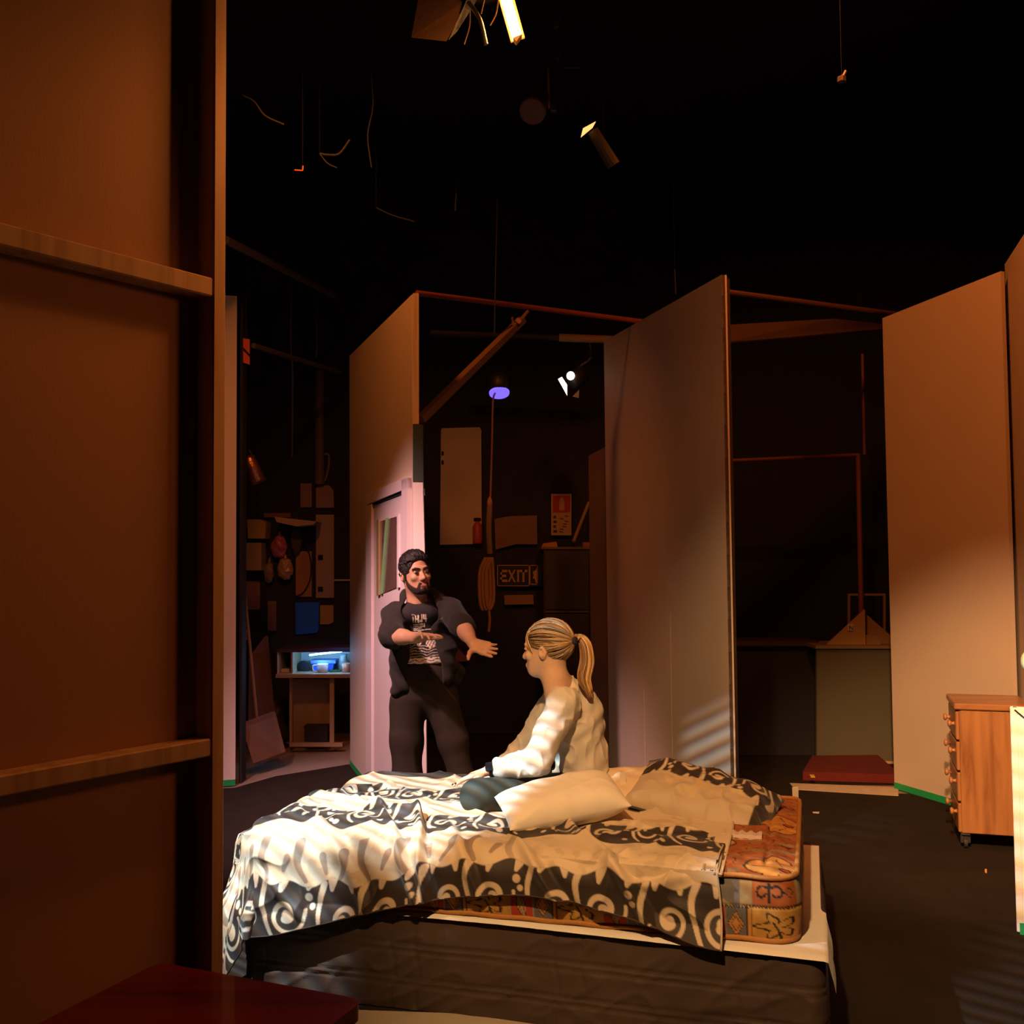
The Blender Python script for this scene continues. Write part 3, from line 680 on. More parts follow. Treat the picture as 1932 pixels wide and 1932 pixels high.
pt = at(1176, 1474, 4.42); obj('care_label', prism([pt + [-.012, 0, -.02], pt + [.012, 0, -.02], pt + [.010, 0, .03], pt + [-.014, 0, .032]], (0, .002, 0)), M('tag_cream', (.7, .6, .42), .7), t)
Rp = axes((.99, -.20, -.06), (.10, -.34, 1)) @ rotz(-.22); c3 = at(1328, 1512, 4.36); t = thing('pillow', 'pillow in a scroll-printed case with dark piping at the head of the bed', 'pillow', c3 - [0, 0, .1])
V, F, top, bot = pillow(c3, Rp, .60, .40, .18, 8.0, pinch=.05, wr=.014, n=150)
lp_ = np.vstack([top.reshape(-1, 3), bot[::-1].reshape(-1, 3)]); colp = np.ones((len(lp_), 3)) * A([.50, .385, .27])
yy = lp_[:, 1]; xx = lp_[:, 0]; band = sstep(.0, .005, yy + .01 * np.sin(xx * 40)) + sstep(.17, .176, np.abs(xx - .04)) * (xx > 0); band = np.clip(band, 0, 1)
colp = mix(colp, BRN, band); d = motif(xx * 1.15 + .05, (yy - .0) * 1.15, MOT, .34); colp = mix(colp, SCR, (1 - sstep(-.002, .003, d)) * (band > .5))
gg = fbm(np.stack([xx * 34, yy * 34, xx * 0], -1)); colp = mix(colp, A([.62, .45, .20]), sstep(.5, .6, gg) * (np.hypot(xx / .17, (yy + .03) / .10) < 1) * (band < .5) * .6)
obj('pillowcase', (V, F), m_cot, t, True, colp)
lo = c3 + Rp @ A([-.01, -.05, -.055]); V, F, _, _ = pillow(lo, axes((.99, -.20, -.03), (.08, -.2, 1)), .56, .42, .12, 11.0, pinch=.04, wr=.02); obj('inner_pillow', (V, F), M('beige_ticking', (.46, .36, .24), .8, .06), t, True)
fe = top[:, 0]; obj('piping', tube([c3 + Rp @ (p + [0, -.004, -.004]) for p in fe], .006, 6), M('dark_hem', (.05, .03, .022), .7), t, True)
# folded towel by the mattress corner
tw = fl(1400, 1582, .585); P = A([[bp(bab(tw)[0] - .075 + .15 * i / 20, bab(tw)[1] - .05 + .10 * j / 10, .594 + .006 * math.sin(i * 1.4) * (j / 10) + .012 * (1 if 1 < j < 9 else 0)) for j in range(11)] for i in range(21)])
g = grid(P); tag(obj('towel', g, M('pink_towel', (.62, .47, .40), .9, .06, 60, .4, 400), smooth=True), 'small folded pinkish towel tucked under the patterned pillow', 'towel')
# ------------------------------------------------------------------ people: smooth distance-field modelling
def smin(a, b, k): h = np.clip(.5 + .5 * (b - a) / k, 0, 1); return b * (1 - h) + a * h - k * h * (1 - h)
def smax(a, b, k): return -smin(-a, -b, k)
def cap(a, b, ra, rb):
    a = A(a, dtype=np.float32); b = A(b, dtype=np.float32); ab = b - a; L2 = float(ab @ ab) + 1e-12
    def f(P): t = np.clip(((P - a) @ ab) / L2, 0, 1); return np.linalg.norm(P - a - t[:, None] * ab, axis=1) - (ra + (rb - ra) * t)
    return f
def ell(c, r, B=None):
    c = A(c, dtype=np.float32); r = A(r, dtype=np.float32)
    def f(P):
        q = P - c
        if B is not None: q = q @ B
        k0 = np.linalg.norm(q / r, axis=1); k1 = np.linalg.norm(q / (r * r), axis=1) + 1e-6; return k0 * (k0 - 1) / k1
    return f
def U_(prims, k=.02):
    def f(P):
        d = None
        for p in prims:
            fn, kk = p if isinstance(p, tuple) else (p, k)
            v = fn(P); d = v if d is None else smin(d, v, kk)
        return d
    return f
def chain(pts, rs): return [cap(pts[i], pts[i + 1], rs[i], rs[i + 1]) for i in range(len(pts) - 1)]
def sdf_mesh(f, lo, hi, h):
    lo = A(lo, dtype=float); hi = A(hi, dtype=float); nb = np.ceil((hi - lo) / (4 * h)).astype(int); n = nb * 4
    bc = np.stack(np.meshgrid(*[lo[k] + (np.arange(nb[k]) * 4 + 1.5) * h for k in range(3)], indexing='ij'), -1).reshape(-1, 3).astype(np.float32)
    fc = np.concatenate([f(bc[i:i + 60000]) for i in range(0, len(bc), 60000)])
    act = np.abs(fc) < 7.5 * h
    D = np.repeat(np.repeat(np.repeat(np.sign(fc).reshape(nb).astype(np.float32), 4, 0), 4, 1), 4, 2)
    bi = np.stack(np.unravel_index(np.nonzero(act)[0], nb), -1) * 4
    off = np.stack(np.meshgrid(*[np.arange(4)] * 3, indexing='ij'), -1).reshape(-1, 3)
    I = (bi[:, None] + off[None]).reshape(-1, 3)
    for i in range(0, len(I), 80000):
        q = I[i:i + 80000]; D[q[:, 0], q[:, 1], q[:, 2]] = f((lo + q * h).astype(np.float32))
    S = D < 0
    c = np.zeros(tuple(n - 1), dtype=np.int8)
    cor = [(a, b, e) for a in (0, 1) for b in (0, 1) for e in (0, 1)]
    for (a, b, e) in cor: c += S[a:n[0] - 1 + a, b:n[1] - 1 + b, e:n[2] - 1 + e]
    C = np.stack(np.nonzero((c > 0) & (c < 8)), -1)
    v = np.stack([D[C[:, 0] + a, C[:, 1] + b, C[:, 2] + e] for a, b, e in cor], 1)
    acc = np.zeros((len(C), 3)); cnt = np.zeros(len(C)); K = A(cor, dtype=float)
    for i in range(8):
        for j in range(i + 1, 8):
            if abs(K[i] - K[j]).sum() != 1: continue
            m = (v[:, i] < 0) != (v[:, j] < 0); t = v[m, i] / (v[m, i] - v[m, j]); acc[m] += K[i] + t[:, None] * (K[j] - K[i]); cnt[m] += 1
    V = lo + (C + acc / cnt[:, None]) * h
    idx = np.full(tuple(n - 1), -1, dtype=np.int32); idx[C[:, 0], C[:, 1], C[:, 2]] = np.arange(len(C)); F = []
    for ax in range(3):
        o1, o2 = (ax + 1) % 3, (ax + 2) % 3; s0 = [slice(None)] * 3; s1 = [slice(None)] * 3; s0[ax] = slice(0, -1); s1[ax] = slice(1, None)
        X = S[tuple(s0)] != S[tuple(s1)]; E = np.stack(np.nonzero(X), -1); E = E[(E[:, o1] > 0) & (E[:, o2] > 0) & (E[:, o1] < n[o1] - 1) & (E[:, o2] < n[o2] - 1)]
        q = []
        for (a, b) in ((0, 0), (1, 0), (1, 1), (0, 1)):
            g = E.copy(); g[:, o1] -= a; g[:, o2] -= b; q.append(idx[g[:, 0], g[:, 1], g[:, 2]])
        q = np.stack(q, 1); fl_ = S[E[:, 0], E[:, 1], E[:, 2]]; q[~fl_] = q[~fl_][:, ::-1]; F.append(q)
    F = np.vstack(F); return V, F[(F >= 0).all(1)]
def relax(V, F, it=2, lam=.5):
    e = np.vstack([F[:, [0, 1]], F[:, [1, 2]], F[:, [2, 3]], F[:, [3, 0]]])
    for _ in range(it):
        s = np.zeros_like(V); n = np.zeros(len(V)); 
        for k in range(3): s[:, k] = np.bincount(e[:, 0], V[e[:, 1], k], len(V)) + np.bincount(e[:, 1], V[e[:, 0], k], len(V))
        n = np.bincount(e[:, 0], minlength=len(V)) + np.bincount(e[:, 1], minlength=len(V)); V = V + lam * (s / n[:, None] - V)
    return V
class Head:
    def __init__(s, c, F, U, sc=1.0, fem=False):
        F = nrm(F); U = nrm(A(U) - F * (A(U) @ F)); s.c = A(c); s.sc = sc; s.B = np.c_[np.cross(U, F), -F, U]; s.fem = fem
        f = 1.0 if not fem else .93
        P = [(ell((0, .012, .028), (.076, .097, .088)), .02), (ell((0, -.036, -.040), (.058 * f, .060, .074)), .03), (ell((0, -.052, -.092), (.040 * f, .040, .030)), .03),
             (ell((0, .005, -.055), (.062 * f, .065, .05)), .03), (cap((0, -.088, .004), (0, -.110, -.034), .008, .0125), .012), (cap((-.010, -.100, -.038), (.010, -.100, -.038), .009, .009), .008),
             (cap((-.036, -.080, .020), (.036, -.080, .020), .013, .013), .012), (ell((-.040, -.072, -.025), (.020, .018, .018)), .015), (ell((.040, -.072, -.025), (.020, .018, .018)), .015)]
        face = U_(P)
        soc = [ell((x, -.099, .004), (.017, .014, .010)) for x in (-.031, .031)]
        lips = U_([cap((-.018, -.093, -.066), (.018, -.093, -.066), .006, .006), cap((-.014, -.093, -.074), (.014, -.093, -.074), .0075, .0075)], .004); mouth = cap((-.020, -.104, -.0695), (.020, -.104, -.0695), .0022, .0022)
        lid = U_([ell((x, -.086, .003), (.014, .010, .009)) for x in (-.031, .031)], .003)
        ear = [U_([ell((sg * .074, .012, -.010), (.010, .019, .032), rotz(sg * .35)), ell((sg * .082, .018, -.004), (.006, .018, .026), rotz(sg * .5))], .006) for sg in (-1, 1)]
        hole = [ell((sg * .086, .010, -.010), (.006, .009, .015)) for sg in (-1, 1)]
        neck = cap((0, .022, -.06), (0, .040, -.20), .054 * f, .060 * f)
        def skull(q):
            d = face(q)
            for so in soc: d = smax(d, -so(q), .012)
            d = smin(d, lid(q), .004); d = smin(d, lips(q), .006); d = smax(d, -mouth(q), .004)
            return d
        def full(q):
            d = skull(q)
            for e, h in zip(ear, hole): d = smin(d, smax(e(q), -h(q), .004), .006)
            return smin(d, neck(q), .03)
        s.skull = lambda P_: skull(s.loc(P_)) * s.sc; s.full = lambda P_: full(s.loc(P_)) * s.sc
    def loc(s, P): return ((np.asarray(P) - s.c) @ s.B) / s.sc
    def wor(s, q): return s.c + (A(q) * s.sc) @ s.B.T
def hand(W, d, n, sg, spread=.16, curl=(.25, .2, .2, .25), thumb=(.55, .75, .25), sc=1.0, palm=True):
    """wrist, finger direction, palm normal, side of the thumb -> primitives and finger tips"""
    d = nrm(d); n = nrm(A(n) - d * (A(n) @ d)); t = np.cross(n, d) * sg; W = A(W, dtype=float); P = []; tips = []
    for i, (o, L, r) in enumerate(((.030, .070, .0088), (.0105, .078, .009), (-.010, .072, .0087), (-.0295, .056, .0078))):
        base = W + sc * (d * (.088 - .004 * abs(i - 1)) + t * o); P.append((cap(W + sc * (d * .012 + t * o * .62), base, .0145 * sc, .0125 * sc), .014 * sc))
        an = spread * (1.5 - i); fd = nrm(d * math.cos(an) + t * math.sin(an)); p = base; c = 0
        for k, (fr, rr) in enumerate(((.44, 1.0), (.31, .92), (.25, .82))):
            c += curl[i] * (1 if k else .6); dd = fd * math.cos(c) + n * math.sin(c); p2 = p + dd * L * fr * sc
            P.append((cap(p, p2, r * rr * sc, r * (rr - .09) * sc), .004 * sc)); p = p2
        tips.append((p, dd, -n * math.cos(c) + fd * math.sin(c)))
    b = W + sc * (d * .022 + t * .022); td = nrm(d * thumb[0] + t * thumb[1] + n * thumb[2]); m1 = b + td * .038 * sc; td2 = nrm(td + d * .35); m2 = m1 + td2 * .031 * sc; td3 = nrm(td2 + d * .2); m3 = m2 + td3 * .024 * sc
    P += [(cap(b, m1, .015 * sc, .0125 * sc), .015 * sc), (cap(m1, m2, .0115 * sc, .010 * sc), .005), (cap(m2, m3, .010 * sc, .0085 * sc), .005)]
    tips.append((m3, td3, np.cross(td3, d))); return P, tips
def wavy(f, amp, fr, seed=0):
    return lambda P: f(P) - amp * (fbm(P * fr + seed, 2) - .5) * 2
def part(name, f, lo, hi, h, mat, parent, col=None, it=2, label=None):
    V, F = sdf_mesh(f, lo, hi, h); V = relax(V, F, it); c = None
    if col is not None: c = col(V)
    return obj(name, (V, F), mat, parent, True, c, label)
m_skin = VM('skin', .5, .06, 400, .35)
m_skin.node_tree.nodes['Principled BSDF'].inputs['Subsurface Weight'].default_value = .06
m_skin.node_tree.nodes['Principled BSDF'].inputs['Subsurface Radius'].default_value = (.012, .005, .003)
m_skin.node_tree.nodes['Principled BSDF'].inputs['Subsurface Scale'].default_value = .6
m_hairv = VM('hair_strands', .45, .1, 600, .4)

# ---------------------------------------------------------------- standing man
HM = Head(at(784, 1082, 5.60), (.46, -.88, .08), (-.12, 0, 1), .96)
J = dict(shR=at(744, 1160, 5.66), elR=at(738, 1200, 5.43), wrR=at(788, 1204, 5.24), shL=at(850, 1150, 5.66), elL=at(871, 1180, 5.42), wrL=at(893, 1215, 5.22))
hipR, hipL = at(770, 1322, 5.68), at(832, 1322, 5.68)
kR, kL = at(768, 1470, 5.62), at(872, 1470, 5.60); aR, aL = at(757, 1608, 5.72), at(886, 1608, 5.70); aR[2] = aL[2] = .09
cen = at(797, 1200, 5.68); bel = at(798, 1255, 5.68); pel = at(802, 1305, 5.69); nk = at(792, 1138, 5.66)
hR, tipsR = hand(J['wrR'], at(822, 1192, 5.10) - J['wrR'], (.15, -.45, -.9), -1, .20, (.15, .25, .35, .4), (.35, .9, .0), 1.0)
hL, tipsL = hand(J['wrL'], at(936, 1231, 5.12) - J['wrL'], (.1, -.85, .5), -1, .03, (.08, .10, .14, .2), (.25, .9, .3), 1.05)
man = thing('person', 'man in a black open jacket and dark trousers, standing with both arms held out', 'person', (cen[0], cen[1], 0.008))
core = [ell(cen, (.145, .085, .19)), ell(bel, (.13, .085, .14)), ell(pel, (.145, .09, .12)), cap(J['shR'] + [.03, 0, -.02], J['shL'] + [-.03, 0, -.02], .045, .045)]
arms = chain([J['shR'], J['elR'], J['wrR']], [.045, .042, .028]) + chain([J['shL'], J['elL'], J['wrL']], [.045, .043, .028])
belly_arm = [cap(J['elR'] * .75 + J['wrR'] * .25, J['elR'] * .5 + J['wrR'] * .5, .042, .038), cap(J['elL'] * .75 + J['wrL'] * .25, J['elL'] * .5 + J['wrL'] * .5, .043, .038)]
legs = chain([hipR, kR, aR], [.065, .045, .035]) + chain([hipL, kL, aL], [.06, .042, .035]) + [cap(aR, aR + [-.01, -.12, -.045], .035, .03), cap(aL, aL + [.03, -.12, -.045], .035, .03)]
fb = U_(core + legs, .04); fa = U_(arms + belly_arm, .02); fh = U_(hR + hL, .01)
def f_man(P): return smin(smin(fb(P), HM.full(P), .03), smin(fa(P), fh(P), .012), .02)
SK = A([.48, .255, .155])
def col_man(V):
    q = HM.loc(V); c = np.ones((len(V), 3)) * SK; n = vnoise(V * 40); c *= (.92 + .16 * n)[:, None]
    lips = (np.abs(q[:, 0]) < .022) & (q[:, 2] < -.060) & (q[:, 2] > -.081) & (q[:, 1] < -.088); c[lips] = (.44, .17, .12)
    return c
part('body', f_man, (-1.0, 4.98, .02), (.03, 5.90, 1.78), .0042, m_skin, man, col_man, 1)
dk = M('man_hair', (.010, .007, .006), .55, .3, 60, .6, 160)
def hair_m(P):
    q = HM.loc(P); n = fbm(np.c_[q[:, 0] * 90, q[:, 1] * 30, q[:, 2] * 45]) - .5
    crown = ell((0, .014, .038), (.083, .104, .093))(q) - .014 * n - .012 * np.exp(-(((q[:, 1] + .055) / .04) ** 2)) * (q[:, 2] > .07)
    faceb = ell((0.0, -.105, -.030), (.066, .064, .108))(q); low = -(q[:, 2] + .035 - .05 * (q[:, 1] < .0) ); low = -(q[:, 2] - np.where(q[:, 1] > .035, -.055, -.012))
    d = smax(smax(crown, -faceb, .028), low, .02)
    side = U_([cap((sg * .073, -.018, .03), (sg * .070, -.016, -.032), .011, .006) for sg in (-1, 1)], .005)(q); return smin(d, side, .01)
lo = HM.c - .19; hi = HM.c + .19
part('hair', hair_m, lo, hi, .0035, dk, man)
rs = np.random.RandomState(9); HV = []; HF = []; HC = []
def add_strand(pts, r, col):
    v, f = tube(pts, r, 5); n0 = sum(len(x) for x in HV); HV.append(v); HF.extend(tuple(i + n0 for i in q) for q in f); HC.append(np.ones((len(v), 3)) * col)
hlm = A([(.0, -.082, .082), (.03, -.080, .080), (.056, -.060, .066), (.070, -.036, .042), (.076, -.014, .010), (.078, .020, .0), (.070, .045, -.025), (.050, .075, -.045), (.0, .092, -.050)]); EM = A([0, .014, .038]); RM = A([.083, .104, .093])
for i in range(420):
    u = rs.rand() * (len(hlm) - 1); k = int(u); s_ = (hlm[k] + (hlm[min(k + 1, len(hlm) - 1)] - hlm[k]) * (u - k)) * [rs.choice([-1, 1]), 1, 1]; e_ = A([s_[0] * .7 + .02 * rs.randn(), .06, .10]) if s_[2] > .03 else A([s_[0] * 1.0, .10, .0])
    s_ = s_ + (e_ - s_) * rs.rand() * .55; a = nrm((s_ - EM) / RM); b = nrm((e_ - EM) / RM); lift = .98 + .09 * rs.rand(); pts = []
    for t_ in np.linspace(0, .62, 7):
        d_ = nrm(a * (1 - t_) + b * t_ + rs.randn(3) * .02); pts.append(HM.wor(EM + RM * d_ * (lift + .10 * math.sin(math.pi * min(1, t_ * 1.5)) * max(0, d_[2]) * max(0, .35 - d_[1]))))
    add_strand(pts, [.003, .0034, .0034, .003, .0026, .002, .0012], A([.013, .008, .007]) * (.5 + 1.3 * rs.rand()))
obj('hair_strands', (np.vstack(HV), HF), m_hairv, man, True, np.vstack(HC))
bz = [[cap((sg * .066, -.012, -.035), (sg * .060, -.028, -.072), .013, .019), cap((sg * .060, -.028, -.072), (sg * .034, -.070, -.106), .021, .023), cap((sg * .034, -.070, -.106), (0, -.088, -.112), .023, .021), cap((0, -.112, -.0535), (sg * .026, -.096, -.060), .0065, .007), cap((sg * .026, -.096, -.060), (sg * .031, -.086, -.09), .007, .011)] for sg in (-1, 1)]
bzf = U_(bz[0] + bz[1] + [cap((0, -.095, -.088), (0, -.093, -.105), .010, .016)], .005)
def beard(P): q = HM.loc(P); return smax(HM.skull(P) - .0035 - .002 * (vnoise(q * 220) - .5), bzf(q), .004)
part('beard', beard, HM.c - [.13, .16, .16], HM.c + [.15, .10, .03], .0032, M('beard_hair', (.035, .018, .012), .7, .4, 150, .8, 300), man)
brw = U_([c for sg in (-1, 1) for c in (cap((sg * .014, -.100, .020), (sg * .034, -.096, .026), .0042, .0042), cap((sg * .034, -.096, .026), (sg * .050, -.082, .020), .0042, .003))], .002)
part('eyebrows', lambda P: smax(HM.skull(P) - .004, brw(HM.loc(P)) - .003, .002), HM.c - .14, HM.c + .14, .003, dk, man)
for sg in (-1, 1):
    e = HM.wor((sg * .031, -.0935, .0005)); obj('eye', lathe([(.0105 * math.sin(a), -.0035 * math.cos(a)) for a in np.linspace(0.01, math.pi - .01, 7)], e, HM.B[:, 1] * -1, 12), M('eye_dark', (.05, .03, .025), .2), man, True)
# t-shirt
sh = [ell(cen, (.162, .102, .205)), (ell(bel, (.150, .105, .145)), .05), (cap(J['shR'] + [.05, 0, -.03], J['shL'] + [-.05, 0, -.03], .058, .058), .05), (cap(at(776, 1158, 5.60), at(808, 1158, 5.60), .055, .055), .04), (cap(at(779, 1146, 5.62), at(802, 1146, 5.62), .045, .045), .03)]
fs = U_(sh, .03); neckhole = cap(at(790, 1133, 5.62), HM.wor((0, 0, -.05)), .052, .062); zhem = at(800, 1253, 5.58)[2]
def f_shirt(P): d = fs(P) - .004 * np.sin(P[:, 2] * 55 + P[:, 0] * 40); return smax(smax(d, -neckhole(P), .006), zhem - P[:, 2], .006)
x0s = at(775, 1200, 5.57)[0]; pxs = 350.0
def col_shirt(V):
    """printed front: block letters, bars, a wave print at the hem"""
    x = (V[:, 0] - at(776, 1170, 5.57)[0]) * pxs; y = (at(790, 1158, 5.57)[2] - V[:, 2]) * pxs; c = np.ones((len(V), 3)) * A([.014, .011, .012]); W_ = A([.72, .60, .48]); ink = np.zeros(len(V), bool); y = y + x * .06
    R_ = lambda a, b, e, f: (x > a) & (x < b) & (y > e) & (y < f)
    for (a, b, e, f) in ((3, 5.4, 5, 17), (2.2, 3.4, 1, 2.6), (4.6, 5.8, 1, 2.6), (7.4, 9.6, 3, 17), (12.4, 14.6, 3, 17), (7.4, 14.6, 9, 11), (19, 21.2, 2, 17), (16.2, 21.2, 15, 17), (16.2, 18, 12.5, 17), (23, 25, 2, 11), (23, 30, 9.5, 11.5), (27, 29, 2, 17)): ink |= R_(a, b, e, f)
    for k, (a, b) in enumerate(((4, 22), (4, 26), (4, 20), (3, 40), (4, 18))): ink |= R_(a, b, 20 + 3.6 * k, 21.5 + 3.6 * k)
    ink |= R_(24, 26, 19, 27)
    fig = (np.hypot(x - 36, y - 58) < 9) | ((np.hypot(x - 26, y - 48) < 3)) | (np.hypot(x - 38, y - 46) < 2.2) | (np.hypot(x - 14, y - 52) < 7) & (x > 8)
    ink |= fig & (np.sin(x * 1.1 + y * .6) > -.3)
    wv = (y > 58) & (y < 110) & (np.sin(y * 1.25 + 2.2 * np.sin(x * .16) + 1.1 * np.sin(x * .33 + y * .1)) > .45); 
    c[ink] = W_; c[wv] = W_ * .55; hemz = (y > 84); c[hemz & (np.sin(y * .9 + 1.6 * np.sin(x * .3)) > -.6)] = W_
    c[V[:, 1] > cen[1] - .02] = (.022, .017, .018); return c
part('t_shirt', f_shirt, cen - [.25, .2, .45], cen + [.25, .2, .3], .0042, VM('shirt_print', .85, .15, 600), man, col_shirt)
# jacket
slR = J['elR'] * .78 + J['wrR'] * .22; slL = J['elL'] * .86 + J['wrL'] * .14
jk = [ell(cen, (.178, .118, .210)), (ell(bel, (.170, .120, .17)), .05), (cap(J['shR'] + [.02, 0, -.01], J['shL'] + [-.02, 0, -.01], .062, .062), .04),
      (cap(at(757, 1225, 5.63), at(750, 1300, 5.60), .055, .030), .05), (cap(at(838, 1225, 5.63), at(842, 1275, 5.60), .058, .036), .05), (cap(at(762, 1290, 5.60), at(748, 1302, 5.64), .028, .030), .04), (ell(at(860, 1272, 5.68), (.045, .04, .06)), .03)] \
    + [(c, .03) for c in chain([J['shR'], J['elR'], slR], [.065, .058, .050])] + [(c, .03) for c in chain([J['shL'], J['elL'], slL], [.068, .060, .052])]
fj = U_(jk, .03); colr = U_(chain(smooth_path([at(768, 1185, 5.575), at(762, 1140, 5.59), at(764, 1118, 5.66), at(795, 1110, 5.74), at(826, 1122, 5.66), at(824, 1145, 5.59), at(822, 1185, 5.575)], 4), [.010] + [.017] * 23 + [.010]), .015)
zs = [at(800, y, 5.57)[2] for y in (1330, 1300, 1250, 1200, 1160, 1110)]; xl = [at(x, 1200, 5.57)[0] for x in (778, 774, 773, 775, 775, 770)]; xr = [at(x, 1200, 5.57)[0] for x in (838, 836, 832, 814, 806, 806)]
zcut = at(800, 1317, 5.6)[2]
def f_jack(P):
    f1 = .008 * (1 - np.abs(2 * vnoise(P * A([9, 9, 14.]) + 3) - 1)) ** 2 + .004 * np.sin(P[:, 2] * 60 + P[:, 0] * 45 + 3 * vnoise(P * 9))
    d = smin(fj(P) - f1, colr(P), .04); x_l = np.interp(P[:, 2], zs, xl); x_r = np.interp(P[:, 2], zs, xr)
    op = np.maximum(np.maximum(x_l - P[:, 0], P[:, 0] - x_r), P[:, 1] - (cen[1] + .0)); d = smax(d, -op, .012)
    d = smax(d, -(fs(P) - .010), .01); d = smax(d, -neckhole(P), .006)
    return smax(d, zcut - .09 * (P[:, 0] > cen[0]) * 0 - P[:, 2] , .01)
m_jack = M('black_jersey', (.017, .013, .011), .85, .25, 12, .3, 500, spec=.2, sheen=.05)
part('jacket', f_jack, (-.88, 5.28, .85), (-.16, 5.90, 1.62), .005, m_jack, man)
zp = at(836, 1166, 5.55); obj('zip_pull', box(zp + [0, -.02, 0], (.03, .004, .006), roty(-.5)), M('steel', (.4, .4, .42), .3, metal=1), man)
# trousers
def f_trou(P):
    d = ft(P) - .007 * (1 - np.abs(2 * vnoise(P * A([10, 10, 5.]) + 11) - 1)) ** 3; return smax(d, P[:, 2] - (zhem + .012), .008)
ft = U_([ell(pel + [0, 0, .02], (.165, .112, .15)), (ell(bel + [0, 0, -.04], (.150, .105, .10)), .05)] + [(c, .035) for c in chain([hipR + [-.002, 0, 0], at(767, 1400, 5.65), kR, aR + [0, 0, .02]], [.096, .084, .076, .064])] + [(c, .035) for c in chain([hipL + [.002, 0, 0], at(855, 1400, 5.64), kL, aL + [0, 0, .02]], [.094, .076, .062, .058])], .05)
part('trousers', f_trou, (-.92, 5.42, .04), (-.10, 5.90, 1.16), .0055, M('black_sweatpants', (.025, .017, .013), .9, .2, 10, .3, 600, spec=.15), man)
for x in (793, 808):
    p = at(x, 1262, 5.555); obj('drawstring', tube([p, p + [.001, -.004, -.04], p + [.002, -.002, -.075]], .0025, 6), black, man)
    obj('aglet', tube([p + [.002, -.003, -.075], p + [.002, -.003, -.09]], .003, 6), M('steel', (.4, .4, .42), .3, metal=1), man)
for (a, sg) in ((aR, -.3), (aL, .5)):
    f = U_([ell(a + [.01 * sg, -.07, -.045], (.048, .13, .045)), ell(a + [0, .0, -.02], (.045, .06, .06))], .02)
    part('shoe', lambda P: smax(f(P), .010 - P[:, 2], .004), a - [.12, .24, .1], a + [.12, .12, .08], .006, black, man)

# ---------------------------------------------------------------- seated woman
HW = Head(at(1033, 1224, 4.50), (-.89, .46, -.03), (.03, 0, 1), 1.0, True)
W = dict(sh=at(1063, 1326, 4.40), el=at(1012, 1437, 4.33), wr=at(924, 1453, 4.39), sh2=at(1050, 1322, 4.72), el2=at(985, 1420, 4.82), wr2=at(935, 1462, 4.74))
wc = at(1086, 1362, 4.56); wb = at(1098, 1430, 4.58); wp = at(1092, 1488, 4.60); wn = at(1066, 1296, 4.54)
kn1 = at(902, 1503, 4.28); hip1 = at(1075, 1500, 4.52); an1 = at(1000, 1512, 4.42); kn2 = at(935, 1478, 4.92); hip2 = at(1085, 1490, 4.72); an2 = at(985, 1500, 4.42)
wom = thing('person', 'blonde woman with a ponytail in a pale sweater, sitting cross-legged on the bed', 'person', (wp[0], wp[1], .60))
hW, tipsW = hand(W['wr'], at(846, 1478, 4.38) - W['wr'], (.05, -.1, -1), -1, .20, (.10, .12, .14, .16), (.5, .85, .15), .98)
hW2, _ = hand(W['wr2'], (-.9, .2, -.35), (.05, -.1, -1), 1, .12, (.15, .15, .15, .15), (.5, .85, .15), .98)
wcore = [ell(wc, (.105, .115, .16)), ell(wb, (.095, .11, .12)), ell(wp, (.12, .14, .10)), cap(W['sh'] + [0, .02, -.01], W['sh2'] + [0, -.02, -.01], .045, .045), cap(wn, HW.wor((0, .03, -.12)), .055, .05)]
wlegs = chain([hip1, kn1, an1], [.07, .048, .035]) + chain([hip2, kn2, an2], [.07, .048, .035])
fwb = U_(wcore + wlegs, .03); fwa = U_(chain([W['sh'], W['el'], W['wr']], [.042, .036, .023]) + chain([W['sh2'], W['el2'], W['wr2']], [.042, .036, .023]), .015); fwh = U_(hW + hW2, .01)
def f_wom(P): return smin(smin(fwb(P), HW.full(P), .03), smin(fwa(P), fwh(P), .012), .02)
def col_wom(V):
    q = HW.loc(V); c = np.ones((len(V), 3)) * A([.66, .40, .26]); c *= (.93 + .14 * vnoise(V * 40))[:, None]
    lips = (np.abs(q[:, 0]) < .022) & (q[:, 2] < -.060) & (q[:, 2] > -.081) & (q[:, 1] < -.086); c[lips] = (.5, .18, .14); return c
part('body', f_wom, (-.42, 4.0, .52), (.56, 5.08, 1.42), .0042, m_skin, wom, col_wom, 1)
zn = M('dark_nail_polish', (.03, .008, .010), .2)
for (p, d, n) in tipsW:
    n = nrm(A([0, 0, 1.0]) - d * d[2]); obj('fingernail', lathe([(.0055 * math.sin(a), .0028 * math.cos(a) * -1) for a in np.linspace(.01, math.pi - .01, 6)], p + n * .0062 + d * .002, n, 10), zn, wom, True)
